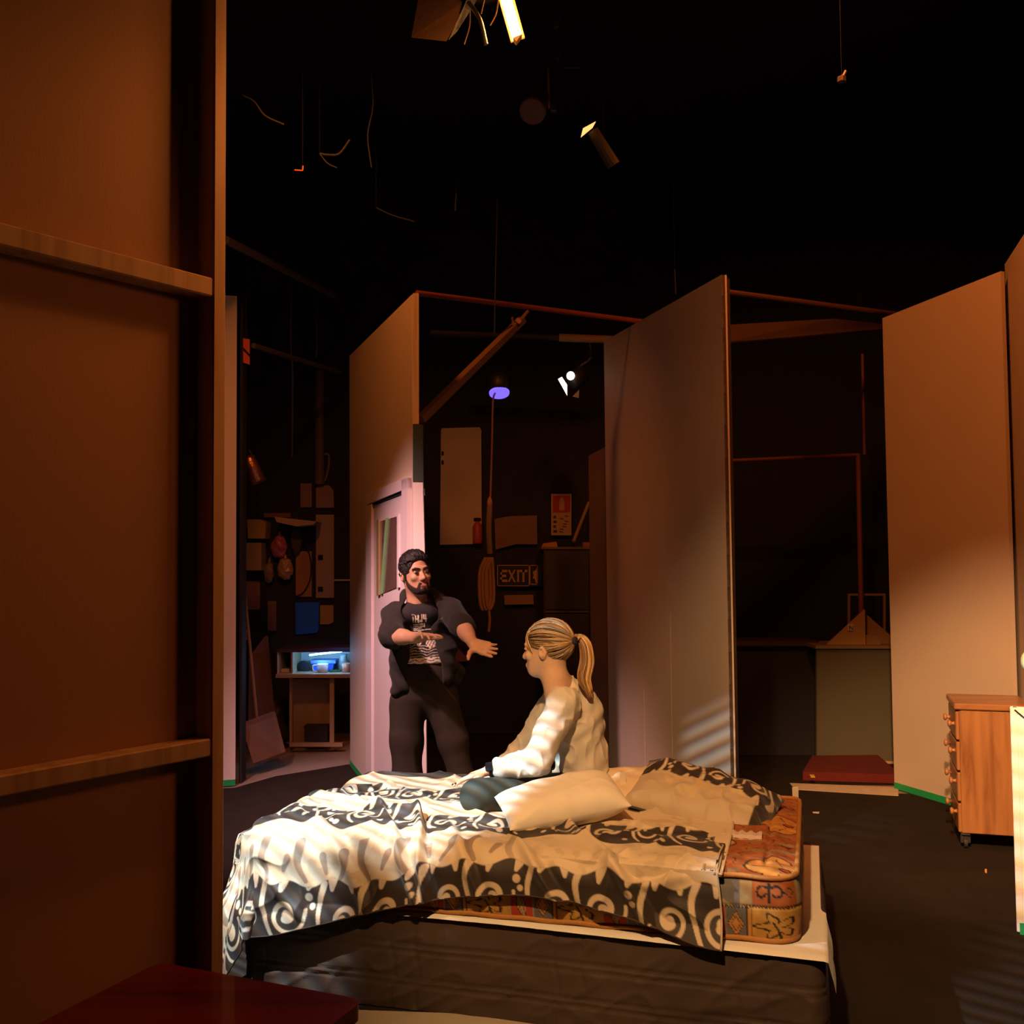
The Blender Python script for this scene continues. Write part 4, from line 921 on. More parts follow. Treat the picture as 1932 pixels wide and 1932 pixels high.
# sweater
slw = W['el'] * .26 + W['wr'] * .74; slw2 = W['el2'] * .15 + W['wr2'] * .85
sw = U_([ell(wc, (.122, .130, .172)), (ell(wb, (.112, .125, .14)), .05), (ell(wp + [0, 0, .03], (.130, .140, .08)), .04), (cap(W['sh'] + [.01, .03, -.01], W['sh2'] + [.01, -.03, -.01], .062, .062), .04), (cap(wn + [.01, 0, -.02], wn + [-.005, 0, .004], .066, .056), .04)]
        + [(c, .025) for c in chain([W['sh'], W['el'], slw], [.066, .058, .043])] + [(c, .025) for c in chain([W['sh2'], W['el2'], slw2], [.064, .056, .042])], .03)
nh2 = cap(wn + [-.022, 0, .014], HW.wor((0, .0, -.05)), .047, .056)
def f_swe(P):
    r = 1 - np.abs(2 * vnoise(P * A([13, 13, 17.]) + A([0, 0, 2.]) + P[:, :1] * 8) - 1); g = .008 * r ** 4 + .0025 * np.sin(P[:, 2] * 70 - P[:, 0] * 50 + 4 * vnoise(P * 8))
    return smax(smax(sw(P) - g, -nh2(P), .006), at(1090, 1492, 4.5)[2] - P[:, 2] - .25 * np.maximum(.02 - P[:, 0], 0) - .4 * np.maximum(4.47 - P[:, 1], 0), .01)
m_swe = M('pale_grey_knit', (.66, .58, .48), .85, .05, 9, .3, 420, spec=.2, sheen=.1)
part('sweater', f_swe, (-.32, 4.16, .58), (.52, 5.05, 1.22), .0045, m_swe, wom)
arcp = [W['sh'] + A([.035, -.052, .055]), W['sh'] + A([.052, -.048, .0]), W['sh'] + A([.058, -.03, -.06]), W['sh'] + A([.055, -.015, -.11])]
leg = U_([(c, .03) for c in chain([hip1, kn1, an1 + [0, .02, 0]], [.098, .070, .05])] + [(c, .03) for c in chain([hip2, kn2, an2], [.098, .072, .05])] + [(ell(wp + [0, 0, -.01], (.150, .165, .085)), .04)], .03)
part('leggings', lambda P: smax(leg(P) - .004 * (vnoise(P * 14) - .5), .600 - P[:, 2], .012), (-.36, 3.98, .56), (.52, 5.05, .92), .005, M('dark_green_leggings', (.026, .030, .024), .75, .2, 12, .2, 500), wom)
# watch
wd = nrm(W['wr'] - W['el']); wpz = W['wr'] - wd * .012; 
obj('watch_strap', lathe([(.0285, -.011), (.0315, -.011), (.0315, .011), (.0285, .011)], wpz, wd, 24), M('black_rubber', (.012, .012, .013), .4), wom, True)
wo = nrm(A([-.05, -.8, .55])); wo = nrm(wo - wd * (wo @ wd)); obj('watch_case', box(wpz + wo * .033, (.036, .040, .012), np.c_[wd, np.cross(wo, wd), wo], .005), M('black_glass', (.01, .01, .012), .08, spec=.8, bump=0), wom)
# hair: undercap plus combed strands gathered into a ponytail
def capw(P):
    q = HW.loc(P); d = ell((0, .014, .032), (.080, .102, .092))(q); faceb = ell((0, -.115, -.050), (.078, .085, .105))(q)
    low = -(q[:, 2] - np.where(q[:, 1] > .02, -.075 + .3 * np.maximum(.05 - q[:, 1], 0), -.0)); return smax(smax(d, -faceb, .01), low, .012)
part('hair_cap', capw, HW.c - .17, HW.c + .17, .0045, M('blonde_roots', (.22, .125, .055), .6, .3, 40, .5, 200), wom)
rs = np.random.RandomState(5); ER = A([.081, .103, .093]); EC = A([0, .014, .032]); tie = A([0, .128, .034]); HV = []; HF = []; HC = []
SHADES = A([[.46, .27, .10], [.36, .20, .08], [.24, .13, .06], [.55, .36, .16], [.16, .10, .06], [.34, .27, .17]])
def add_strand(pts, r, col):
    v, f = tube(pts, r, 5); n0 = sum(len(x) for x in HV); HV.append(v); HF.extend(tuple(i + n0 for i in q) for q in f); HC.append(np.ones((len(v), 3)) * col)
hl = A([(.0, -.088, .078), (.03, -.086, .075), (.056, -.068, .062), (.070, -.042, .040), (.076, -.030, .012), (.080, -.004, .022), (.080, .020, .006), (.074, .036, -.030), (.062, .060, -.062), (.036, .082, -.078), (.0, .088, -.080)])
for i in range(560):
    u = rs.rand() * (len(hl) - 1); k = int(u); s_ = hl[k] + (hl[min(k + 1, len(hl) - 1)] - hl[k]) * (u - k); s_ = s_ * [rs.choice([-1, -1, -1, 1]), 1, 1]
    if rs.rand() < .45: s_ = s_ + (tie - s_) * rs.rand() * .5 + [0, 0, .02]
    a = nrm((s_ - EC) / ER); b = nrm((tie - EC) / ER); lift = 1.0 + .07 * rs.rand(); pts = []; wob = rs.randn() * .10
    for t_ in np.linspace(0, 1, 12):
        om = math.acos(np.clip(a @ b, -1, 1)); d_ = (math.sin((1 - t_) * om) * a + math.sin(t_ * om) * b) / math.sin(om) + A([0, 0, 1]) * wob * math.sin(math.pi * t_) * .6
        d_ = nrm(d_); pts.append(HW.wor(EC + ER * d_ * (lift + .04 * math.sin(math.pi * t_) * rs.rand() * .5)))
    sh_ = SHADES[rs.randint(6)] * (.7 + .6 * rs.rand()); add_strand(pts, [.0012] + [.0026] * 9 + [.002, .0015], sh_)
for i in range(46):                                              # loose fringe over the temple
    sg = rs.choice([-1, -1, 1]); x0 = .012 + .05 * rs.rand(); P0 = [(sg * x0, -.072, .092), (sg * (x0 + .014), -.092, .055), (sg * (x0 + .018 + .008 * rs.rand()), -.092 + .35 * x0, .01), (sg * (.062 + .012 * rs.rand()), -.075 + .03 * rs.rand(), -.02 - .035 * rs.rand())]
    PS = [EC + ER * nrm((p - EC) / ER) * (1.05 + .03 * rs.rand()) for p in smooth_path(P0, 4)]
    add_strand([HW.wor(p) for p in PS], [.0022] * 9 + [.0016, .0012, .0008, .0005], SHADES[rs.randint(4)] * (.8 + .6 * rs.rand()))
tW = HW.wor(tie); pp = smooth_path([tW, at(1092, 1199, 4.49), at(1104, 1216, 4.48), at(1108, 1246, 4.47), at(1102, 1278, 4.45), at(1108, 1300, 4.44), at(1114, 1316, 4.43)], 5); kk = np.linspace(0, 1, len(pp))
env = np.interp(kk, [0, .12, .3, .6, .85, 1], [.010, .020, .029, .030, .020, .006])
for i in range(190):
    th = rs.rand() * 6.283; ra = math.sqrt(rs.rand()); ph = rs.rand() * 6; pts = []; L_ = len(pp) - rs.randint(0, 5)
    for j in range(L_):
        o = env[j] * ra; wv = .004 * math.sin(kk[j] * 11 + ph * .4 + th) * kk[j]; pts.append(pp[j] + A([o * math.cos(th) + wv, o * math.sin(th), .2 * o * math.sin(th)]))
    add_strand(pts, [.0026] * (L_ - 3) + [.002, .0015, .0008], SHADES[rs.randint(4)] * (.75 + .6 * rs.rand()))
obj('hair', (np.vstack(HV), HF), m_hairv, wom, True, np.vstack(HC))
bk = nrm(HW.B[:, 1]); obj('hair_tie', lathe([(.009, -.009), (.016, -.007), (.018, 0), (.016, .007), (.009, .009)], tW + bk * .004, bk, 16), black, wom, True)
# ------------------------------------------------------------------ backstage: things on and in front of the walls
def one(name, label, cat, G, mat, smooth=False, group=None): return tag(obj(name, G, mat, smooth=smooth), label, cat, group)
def slab(quad, Y, th=.02): return prism([at(x, y, Y) for x, y in quad], (0, th, 0))
def hang(t, P, r=.001): obj('hanger', tube([P, (P[0], P[1], 5.6)], r, 6), black, t)
def rect(x0, y0, x1, y1): return [(x0, y0), (x1, y0), (x1, y1), (x0, y1)]
def rod(pts, r, n=8, sm=0):
    P = [at(*p) for p in pts]; P = smooth_path(P, sm) if sm else P; return tube(P, r, n)
steel = M('steel', (.4, .4, .42), .3, metal=1); dksteel = M('dark_steel', (.045, .04, .04), .45, .2, metal=.6)
rust = M('red_oxide_pipe', (.22, .05, .03), .45, .3, 15); bar = M('scaffold_bar', (.16, .10, .06), .45, .3, 12, metal=.3)
card = M('cardboard', (.36, .23, .12), .85, .12, 8); ochre = M('ochre_board', (.40, .24, .07), .8, .15, 6); cream = M('cream_enamel', (.52, .42, .29), .6, .08, 4)
BK = BY - .04
# --- overhead rig
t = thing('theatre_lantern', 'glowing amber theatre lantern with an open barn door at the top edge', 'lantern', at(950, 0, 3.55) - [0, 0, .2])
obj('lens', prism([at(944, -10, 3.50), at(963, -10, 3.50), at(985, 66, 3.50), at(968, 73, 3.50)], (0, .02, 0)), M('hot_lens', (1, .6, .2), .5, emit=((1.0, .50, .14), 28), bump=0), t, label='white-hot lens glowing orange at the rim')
obj('lens_glow', prism([at(939, -10, 3.53), at(968, -10, 3.53), at(990, 70, 3.53), at(964, 78, 3.53)], (0, .01, 0)), M('orange_glow_rim', (1, .4, .1), .5, emit=((1.0, .20, .02), 1.1), bump=0), t)  # larger glowing plate that imitates the orange halo around the lens
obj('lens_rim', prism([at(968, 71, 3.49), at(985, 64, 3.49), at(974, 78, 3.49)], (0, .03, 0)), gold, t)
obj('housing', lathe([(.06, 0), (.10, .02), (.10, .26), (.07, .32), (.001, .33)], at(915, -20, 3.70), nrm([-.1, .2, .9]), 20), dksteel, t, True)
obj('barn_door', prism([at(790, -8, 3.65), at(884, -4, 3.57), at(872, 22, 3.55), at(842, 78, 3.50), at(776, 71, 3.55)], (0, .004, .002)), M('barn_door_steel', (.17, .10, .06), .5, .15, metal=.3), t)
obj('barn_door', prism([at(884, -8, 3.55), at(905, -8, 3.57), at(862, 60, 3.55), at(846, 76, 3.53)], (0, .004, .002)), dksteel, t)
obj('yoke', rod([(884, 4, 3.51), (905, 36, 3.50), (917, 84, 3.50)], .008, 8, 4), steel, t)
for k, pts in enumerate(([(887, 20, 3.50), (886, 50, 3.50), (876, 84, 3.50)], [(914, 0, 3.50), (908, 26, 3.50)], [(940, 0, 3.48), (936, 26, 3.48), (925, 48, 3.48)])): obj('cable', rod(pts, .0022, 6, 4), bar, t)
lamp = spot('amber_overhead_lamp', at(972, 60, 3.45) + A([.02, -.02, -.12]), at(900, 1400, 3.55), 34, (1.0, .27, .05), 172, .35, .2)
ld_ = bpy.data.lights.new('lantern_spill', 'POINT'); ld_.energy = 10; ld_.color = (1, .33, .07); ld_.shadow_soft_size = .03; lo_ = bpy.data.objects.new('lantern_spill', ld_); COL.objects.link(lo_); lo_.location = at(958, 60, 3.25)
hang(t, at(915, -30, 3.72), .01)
t = thing('theatre_lantern', 'unlit round parcan hanging below the glowing amber lantern', 'lantern', at(1005, 230, 5.0))
d = nrm(at(995, 232, 4.9) - at(1018, 180, 5.1)); o = at(1018, 180, 5.1)
obj('can', lathe([(.001, 0), (.045, .0), (.055, .02), (.058, .15), (.066, .16), (.066, .19), (.06, .19)], o, d, 24), M('parcan_black', (.10, .055, .04), .5, .2), t, True)
obj('lens', lathe([(.001, .182), (.058, .178), (.058, .184)], o, d, 24), M('dusty_lens', (.22, .19, .19), .3, .4, 60), t)
obj('yoke', beam(at(1034, 130, 5.1), at(1036, 204, 5.08), .02, .01), M('warm_bracket', (.30, .13, .06), .5), t)
obj('clamp', box(at(1044, 205, 5.1), (.035, .03, .035)), dksteel, t); hang(t, at(1034, 131, 5.1))
t = thing('theatre_lantern', 'small lantern with a flap glowing orange for caught light right of the unlit parcan', 'lantern', at(1130, 280, 5.2))
obj('lit_flap', prism([at(1096, 258, 5.2), at(1100, 242, 5.2), at(1124, 229, 5.2), at(1118, 240, 5.2)], (0, .01, 0)), M('caught_light_glow', (1, .5, .2), .6, emit=((1.0, .36, .10), 2.2), bump=0), t)  # flap emission stands in for light caught from another lamp
obj('barrel', tube([at(1118, 246, 5.25), at(1158, 312, 5.3)], [.03, .035], 12), M('olive_barrel', (.07, .06, .022), .5), t); hang(t, at(1140, 280, 5.27))
for k, (x, y, s_, lab) in enumerate(((1048, 48, .03, 'small grey clamp right of the glowing lantern lens'), (1051, 110, .018, 'tiny pale clamp just above the unlit parcan'), (1588, 150, .035, 'dim knotted clamp high in the dark on the right'))):
    t = thing('rig_clamp', lab, 'clamp', at(x, y, 5.0)); obj('jaw', box(at(x, y, 5.0), (s_, s_, s_), rotz(.6), .006), M('clamp_alloy', (.07, .055, .05), .5), t); obj('bolt', tube([at(x, y, 5.0), at(x + 8, y - 16, 5.0)], s_ * .25, 6), M('clamp_alloy', (.07, .055, .05), .5), t); hang(t, at(x, y, 5.0), .0005)
cab = M('olive_cable', (.035, .031, .012), .6); cab2 = M('grey_cable', (.03, .027, .03), .6)
for pts, mt, lab, r in (([(458, 180, 6), (480, 192, 6), (500, 218, 6), (536, 235, 6)], cab, 'curved olive cable at the upper left near the post', .005), ([(700, 140, 6), (704, 200, 6), (694, 255, 6), (701, 316, 6)], cab2, 'thin grey wire hanging vertically in the dark, ending in a pink tip', .004),
        ([(603, 290, 6), (618, 292, 6), (640, 290, 6), (660, 264, 6)], cab, 'olive cable loop left of the hanging grey wire', .006), ([(603, 290, 6), (618, 308, 6), (636, 317, 6)], cab, 'short lower tail of the olive cable loop', .004), ([(710, 392, 6.5), (740, 406, 6.5), (782, 418, 6.5)], cab, 'thin sagging cable below the hanging grey wire', .004), ([(861, 365, 6.5), (859, 398, 6.5)], cab, 'short stub of cable in the dark above the door flat', .005),
        ([(939, 375, 6.6), (935, 520, 6.6), (933, 630, 6.6)], cab2, 'long thin wire dropping to the diagonal brace', .004), ([(1273, 508, 7), (1275, 555, 7)], cab, 'short vertical wire left of the middle flat top', .004), ([(1062, 128, 5), (1095, 127, 5)], cab2, 'pale scrap of wire beside the unlit parcan', .004)):
    t = thing('cable', lab, 'cable', at(*pts[-1])); obj('flex', rod(pts, r, 6, 5), mt, t); hang(t, at(*pts[0]), .0008)
t = thing('rig_clip', 'small v-shaped orange clip in the dark upper left', 'clip', at(571, 322, 6)); hang(t, at(571, 320, 6), .0008); obj('clip', join(rod([(556, 321, 6), (571, 322, 6)], .004, 6), rod([(571, 322, 6), (572, 313, 6)], .004, 6)), M('orange_clip', (.8, .2, .05), .5), t)
# --- left backstage
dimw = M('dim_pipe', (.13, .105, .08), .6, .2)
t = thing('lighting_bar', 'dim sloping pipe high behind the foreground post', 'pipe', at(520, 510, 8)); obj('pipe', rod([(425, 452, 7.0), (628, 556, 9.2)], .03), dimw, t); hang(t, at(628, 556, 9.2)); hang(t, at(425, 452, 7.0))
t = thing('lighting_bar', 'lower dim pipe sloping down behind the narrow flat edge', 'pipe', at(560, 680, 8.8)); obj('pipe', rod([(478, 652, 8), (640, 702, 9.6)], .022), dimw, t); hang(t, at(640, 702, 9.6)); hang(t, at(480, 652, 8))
one('hanging_wire', 'long olive wire hanging from the high pipe to above the workbench', 'wire', rod([(549, 514, 8.36), (549, 660, 8.36), (552, 700, 8.36), (551, 862, 8.36)], .007, 6, 3), cab)
one('hanging_wire', 'shorter pale wire hanging from the high pipe near the duct', 'wire', rod([(598, 538, 8.87), (597, 676, 8.87)], .009, 6), cab)
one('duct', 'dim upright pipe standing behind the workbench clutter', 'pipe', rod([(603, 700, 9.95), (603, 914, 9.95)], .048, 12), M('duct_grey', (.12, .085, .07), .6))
t = thing('hanging_sign', 'small red-orange card strip beside the narrow flat edge', 'sign', at(464, 688, 7.8)); hang(t, at(465, 640, 7.8), .0025); obj('card', slab([(458, 638), (471, 640), (471, 688), (459, 684)], 7.8, .004), M('orange_card', (.75, .13, .05), .6), t); obj('band', slab([(459, 655), (471, 668), (471, 673), (459, 661)], 7.795, .004), darkm, t)
a, b = at(468, 862, 8.2), at(488, 908, 8.2)
t = thing('theatre_lantern', 'copper-coloured lantern barrel glinting at the left', 'lantern', b); obj('barrel', lathe([(.001, 0), (.05, 0), (.055, .03), (.062, .22), (.058, .22)], a, b - a, 20), M('copper_barrel', (.45, .20, .09), .32, .4, 30, .5, 60, metal=.9), t, True)
obj('bracket', rod([(462, 858, 8.25), (470, 850, 8.25), (478, 868, 8.25)], .008, 6, 4), dksteel, t); hang(t, at(470, 850, 8.25))
# workbench with a lit hutch
WY = 9.0; wb_ = thing('workbench', 'small workbench with a hutch lit by a cold blue strip lamp', 'workbench', at(590, 1410, WY))
pw = M('bench_wood', (.42, .29, .19), .7, .12); whi = M('hutch_white', (.62, .62, .66), .6, .05)
obj('worktop', slab(rect(520, 1272, 664, 1279), WY - .05, .48), pw, wb_)
obj('back_board', slab(rect(524, 1228, 664, 1272), WY + .38, .02), whi, wb_)
obj('roof', slab([(522, 1226), (664, 1222), (664, 1230), (522, 1231)], WY - .02, .42), M('hutch_roof', (.07, .04, .06), .8), wb_)
for x in (523, 549): obj('divider', slab(rect(x, 1230, x + 3, 1272), WY, .38), whi if x < 540 else pw, wb_)
lb_ = bpy.data.lights.new('strip_lamp_light', 'POINT'); lb_.energy = 1.1; lb_.color = (.22, .6, 1.0); lb_.shadow_soft_size = .03; lbo = bpy.data.objects.new('strip_lamp_light', lb_); COL.objects.link(lbo); lbo.location = at(606, 1240, WY + .10)
lb2 = bpy.data.objects.new('added_blue_fill', lb_.copy()); lb2.data.energy = .7; lb2.data.color = (.08, .35, 1.0); COL.objects.link(lb2); lb2.location = at(640, 1206, WY - .12)  # added blue point light above the roof, tints the card
obj('leg', slab(rect(622, 1279, 630, 1405), WY, .04), pw, wb_); obj('leg', slab(rect(546, 1279, 551, 1405), WY + .1, .04), pw, wb_)
obj('foot_rail', slab(rect(546, 1402, 646, 1409), WY - .02, .05), pw, wb_)
obj('side_panel', slab(rect(551, 1282, 622, 1402), WY + .2, .02), M('tan_panel', (.34, .24, .15), .8), wb_)
obj('strip_lamp', rod([(584, 1236, WY + .03), (626, 1231, WY + .03), (662, 1227, WY + .03)], .006, 8), M('blue_tube', (.6, .85, 1), .5, emit=((.22, .60, 1.0), 60), bump=0), wb_, label='glowing blue-white strip lamp')
t = thing('mug', 'pale mug with a big handle on the lit workbench', 'mug', at(609, 1271, WY + .08)); mc = at(609, 1271, WY + .08)
mugm = M('mug_ceramic', (.72, .60, .62), .3); obj('cup', lathe([(.001, 0), (.036, 0), (.046, .03), (.050, .085), (.046, .085), (.04, .01)], mc, n=20), mugm, t, True)
obj('handle', tube([mc + A(p) for p in smooth_path([(-.045, -.01, .075), (-.082, -.01, .07), (-.082, -.01, .03), (-.042, -.01, .015)], 5)], .007, 8), mugm, t, True)
t = thing('storage_box', 'bright blue plastic box with a lid behind the mug', 'box', at(608, 1266, WY + .2)); blu = M('blue_plastic', (.03, .10, .62), .4)
obj('body', slab([(588, 1252), (630, 1252), (627, 1268), (592, 1268)], WY + .16, .16), blu, t); obj('lid', slab(rect(586, 1246, 633, 1252), WY + .15, .18), M('lid_blue', (.12, .22, .75), .4), t)
one('fan_dial', 'small black round fan standing in the lit hutch', 'fan', join(lathe([(.001, 0), (.05, 0), (.055, .02), (.02, .03), (.001, .03)], at(573, 1258, WY + .2), (0, -1, 0), 20), box(at(573, 1269, WY + .2), (.07, .05, .02))), M('fan_black', (.02, .03, .04), .4))
one('green_tin', 'flat green tin beside the mug on the workbench', 'tin', slab(rect(622, 1265, 641, 1272), WY + .1, .08), M('green_tin', (.05, .16, .05), .5))
one('beaker', 'peach plastic beaker at the right end of the lit hutch', 'cup', lathe([(.001, 0), (.03, 0), (.037, .09), (.034, .09), (.027, .005)], at(653, 1271, WY + .1), n=16), M('peach_plastic', (.75, .38, .26), .45), True)
one('white_jug', 'white jug behind the peach beaker', 'jug', lathe([(.001, 0), (.045, 0), (.05, .08), (.03, .14), (.036, .16), (.03, .16)], at(648, 1268, WY + .27), n=16), whi, True)
one('paper_roll', 'white paper pad lying at the left end of the hutch', 'paper', slab(rect(528, 1262, 546, 1271), WY + .1, .2), whi)
one('small_frame', 'dark little picture frame hung in the left cell of the hutch', 'frame', join(slab(rect(533, 1234, 547, 1237), WY + .36, .015), slab(rect(533, 1250, 547, 1253), WY + .36, .015), slab(rect(533, 1234, 536, 1253), WY + .36, .015), slab(rect(544, 1234, 547, 1253), WY + .36, .015)), darkm)
wall_bits = [('blue_card', 'bright blue card sheet pinned above the workbench', 'card', [(557, 1137), (602, 1136), (601, 1188), (596, 1194), (558, 1197)], M('blue_card', (.01, .13, .95), .6)),
    ('ochre_card', 'ochre card pinned to the right of the blue sheet', 'card', [(604, 1142), (629, 1142), (629, 1174), (620, 1178), (604, 1178)], M('ochre_card', (.40, .25, .08), .7)),
    ('tall_board', 'tall pale board with two dark slots on the back wall', 'board', rect(596, 971, 630, 1128), M('board_grey', (.34, .24, .18), .8)),
    ('arched_board', 'pale board with a rounded top above the tall slotted board', 'board', [(596, 958), (596, 920), (602, 915), (622, 916), (629, 926), (630, 958)], M('board_pink', (.27, .17, .17), .8)),
    ('narrow_board', 'narrow pale board left of the arched board', 'board', rect(567, 912, 588, 957), M('board_pink', (.27, .17, .17), .8)),
    ('cardboard_sheet', 'orange-brown cardboard sheet hung between the boards', 'board', rect(558, 1040, 588, 1126), M('brown_sheet', (.36, .17, .08), .8)),
    ('carton', 'yellowish carton on the shelf at the left', 'box', [(466, 980), (490, 980), (502, 986), (500, 1016), (468, 1016)], ochre), ('carton', 'tall brown carton below the yellowish one', 'box', rect(455, 1024, 493, 1076), card),
    ('poster', 'dull brown poster low behind the narrow flat edge', 'poster', rect(462, 1096, 490, 1150), M('poster_brown', (.30, .14, .08), .8)), ('poster', 'dim mauve sheet left of the blue card', 'poster', rect(505, 1134, 521, 1190), M('mauve_sheet', (.20, .11, .10), .8)),
    ('pale_card', 'small pale pink card beside the dark tools', 'card', rect(454, 1187, 466, 1208), M('pale_pink_card', (.42, .24, .24), .8)), ('white_stick', 'short pale batten hanging beside the narrow flat edge', 'batten', [(454, 956), (460, 956), (461, 990), (453, 990)], M('board_pink', (.27, .17, .17), .8))]
for i, (nm, lab, cat, pl, mt) in enumerate(wall_bits):
    o = one(nm, lab, cat, slab(pl, BK + .03 - (.02 if cat != 'box' else .2), .02 if cat != 'box' else .2), mt)
    if nm == 'tall_board':
        for yy in (1051, 1111): obj('slot', slab(rect(600, yy - 4, 609, yy + 5), BK, .009), darkm, o)
one('shelf_board', 'pale shelf edge sloping above the pink bag', 'shelf', prism([at(518, 975, 9.7), at(597, 984, 9.7), at(590, 990, 9.7), at(558, 993, 9.7), at(522, 985, 9.7)], (0, .29, 0)), M('shelf_pale', (.46, .30, .18), .7))
one('plank', 'long plank on edge over the shelf board', 'plank', slab(rect(498, 968, 548, 976), BK, .03), M('plank_dim', (.20, .09, .04), .8))
for nm, lab, c, r, mt in (('shopping_bag', 'crumpled pink plastic bag hanging under the shelf', at(527, 1032, 9.93), (.078, .05, .115), M('pink_plastic', (.38, .09, .12), .35, .3, 25, .8, 30)), ('plastic_bag', 'crumpled clear bag catching an orange glint', at(538, 1074, 9.92), (.078, .05, .105), M('clear_plastic', (.42, .26, .13), .2, .3, 30, 1.0, 35, spec=.8)), ('plastic_bag', 'limp grey bag below the black cap', at(508, 1080, 9.94), (.052, .04, .105), M('grey_plastic', (.22, .15, .12), .4, .3, 25, .8, 35)), ('cloth_bundle', 'dark bundle of cloth hanging beside the pink bag', at(558, 1018, 9.94), (.052, .04, .16), M('dark_cloth', (.07, .05, .05), .9, .3))):
    f = wavy(ell(c, r), .016, 26, 3 * r[2] * 100); V, F = sdf_mesh(f, c - A(r) * 1.35, c + A(r) * 1.35, .009); t = thing(nm, lab, 'bag' if 'bag' in nm else 'cloth', c - [0, 0, r[2]]); obj('bag', (V, F), mt, t, True); obj('neck', tube([c + [0, 0, r[2] * .9], c + [.005, 0, r[2] * 1.35]], [.02, .008], 8), mt, t, True)
one('cable_loop', 'thin black cable drooping in a loop over the brown sheet', 'cable', rod([(570, 1020, 9.955), (585, 1050, 9.955), (586, 1090, 9.955), (572, 1118, 9.955), (556, 1126, 9.955)], .006, 6, 5), darkm)
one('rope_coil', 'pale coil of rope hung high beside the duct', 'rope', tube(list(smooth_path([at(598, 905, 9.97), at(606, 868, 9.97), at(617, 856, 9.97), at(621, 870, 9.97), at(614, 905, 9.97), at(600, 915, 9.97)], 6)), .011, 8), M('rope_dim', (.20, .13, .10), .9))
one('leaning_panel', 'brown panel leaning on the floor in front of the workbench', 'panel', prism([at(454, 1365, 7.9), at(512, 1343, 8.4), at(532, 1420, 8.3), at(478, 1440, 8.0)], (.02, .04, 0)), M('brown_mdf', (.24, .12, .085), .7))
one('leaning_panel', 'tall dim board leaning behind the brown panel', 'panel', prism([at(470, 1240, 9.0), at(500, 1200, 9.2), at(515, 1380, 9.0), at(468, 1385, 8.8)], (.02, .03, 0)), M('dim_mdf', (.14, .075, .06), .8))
one('tool_pole', 'thin slanting pole leaning among the clutter at the left', 'pole', rod([(462, 1118, 8.75), (492, 1432, 8.3)], .012, 8), M('pole_tan', (.34, .20, .13), .6))
one('rubbish_bag', 'black rubbish bag slumped at the foot of the workbench', 'bag', (lambda V, F: (V, F))(*sdf_mesh(wavy(U_([ell(at(515, 1355, 9.25), (.10, .10, .17)), ell(at(520, 1385, 9.2), (.12, .12, .10))], .05), .02, 18), at(515, 1360, 9.25) - .3, at(515, 1360, 9.25) + .3, .014)), M('bin_plastic', (.03, .022, .02), .4), True)
one('storage_crate', 'dark low crate under the workbench', 'crate', join(slab(rect(574, 1372, 618, 1399), WY + .05, .13), slab(rect(573, 1370, 619, 1374), WY + .045, .14)), M('crate_black', (.025, .02, .02), .6))
one('wall_strip', 'thin pale strip on the dark wall beside the door flat', 'strip', slab(rect(630, 1093, 664, 1096), BK + .01, .02), cream)
# --- centre backstage
one('lighting_bar', 'red-brown scaffold pipe from the door flat to the middle flat', 'pipe', rod([(786, 553, 6.3), (985, 578, 6.8), (1222, 608, 7.4)], .018, 12), rust)
t = thing('lighting_bar', 'horizontal bar carrying the lit spot lamp at the back', 'pipe', at(990, 640, 8.6)); obj('pipe', rod([(812, 628, 8.6), (1158, 641, 8.6)], .03, 12), dksteel, t); hang(t, at(830, 628, 8.6)); hang(t, at(1140, 640, 8.6)); obj('sleeve', rod([(1055, 637, 8.58), (1156, 641, 8.58)], .034, 12), M('tan_sleeve', (.34, .21, .09), .6), t)
one('brace', 'dark diagonal timber brace rising from the door flat to the pipe', 'brace', beam(at(793, 792, 6.1), at(985, 603, 6.9), .06, .045), M('brace_timber', (.16, .085, .045), .7, .2, 8))
one('clamp_hook', 'rusty hook clamp joining the brace to the red pipe', 'clamp', join(rod([(968, 612, 6.8), (985, 600, 6.85), (996, 588, 6.9)], .012, 8), rod([(966, 598, 6.8), (968, 614, 6.8)], .008, 6), box(at(978, 606, 6.8), (.04, .03, .03), roty(.7))), M('rusty_clamp', (.42, .20, .11), .5))
t = thing('led_lantern', 'small lantern with a glowing violet-blue face above the rope', 'lantern', at(942, 752, 8.4))
obj('body', lathe([(.07, 0), (.085, .02), (.085, .10), (.05, .15), (.001, .15)], at(942, 738, 8.4), (0, .1, 1), 20), dksteel, t, True); obj('face', lathe([(.001, -.012), (.082, -.010), (.084, .004)], at(942, 741, 8.4), (-.05, .42, 1), 24), M('violet_leds', (.3, .25, 1), .5, emit=((.15, .10, 1.0), 1.7), bump=0), t, label='violet-blue glowing face')
hang(t, at(942, 705, 8.4)); obj('collar', lathe([(.05, 0), (.058, .01), (.058, .03), (.05, .04)], at(942, 722, 8.4), (0, .1, 1), 16), M('collar_white', (.35, .28, .24), .5), t)
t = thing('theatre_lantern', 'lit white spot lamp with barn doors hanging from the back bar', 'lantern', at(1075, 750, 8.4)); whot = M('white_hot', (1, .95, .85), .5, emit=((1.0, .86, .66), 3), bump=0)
obj('housing', lathe([(.05, 0), (.075, .02), (.08, .16), (.05, .20), (.001, .20)], at(1078, 722, 8.45), nrm([.5, .6, .5]), 18), dksteel, t, True)
obj('lens', lathe([(.001, -.012), (.03, -.006), (.036, .004)], at(1077, 709, 8.38), (-.3, 1, .2), 16), whot, t); obj('barn_door', prism([at(1053, 715, 8.36), at(1060, 711, 8.36), at(1070, 726, 8.36), at(1070, 746, 8.36)], (0, .01, 0)), whot, t, label='barn door flap glowing white in place of lamplight')  # first flap emits too, in place of lamplight falling on it
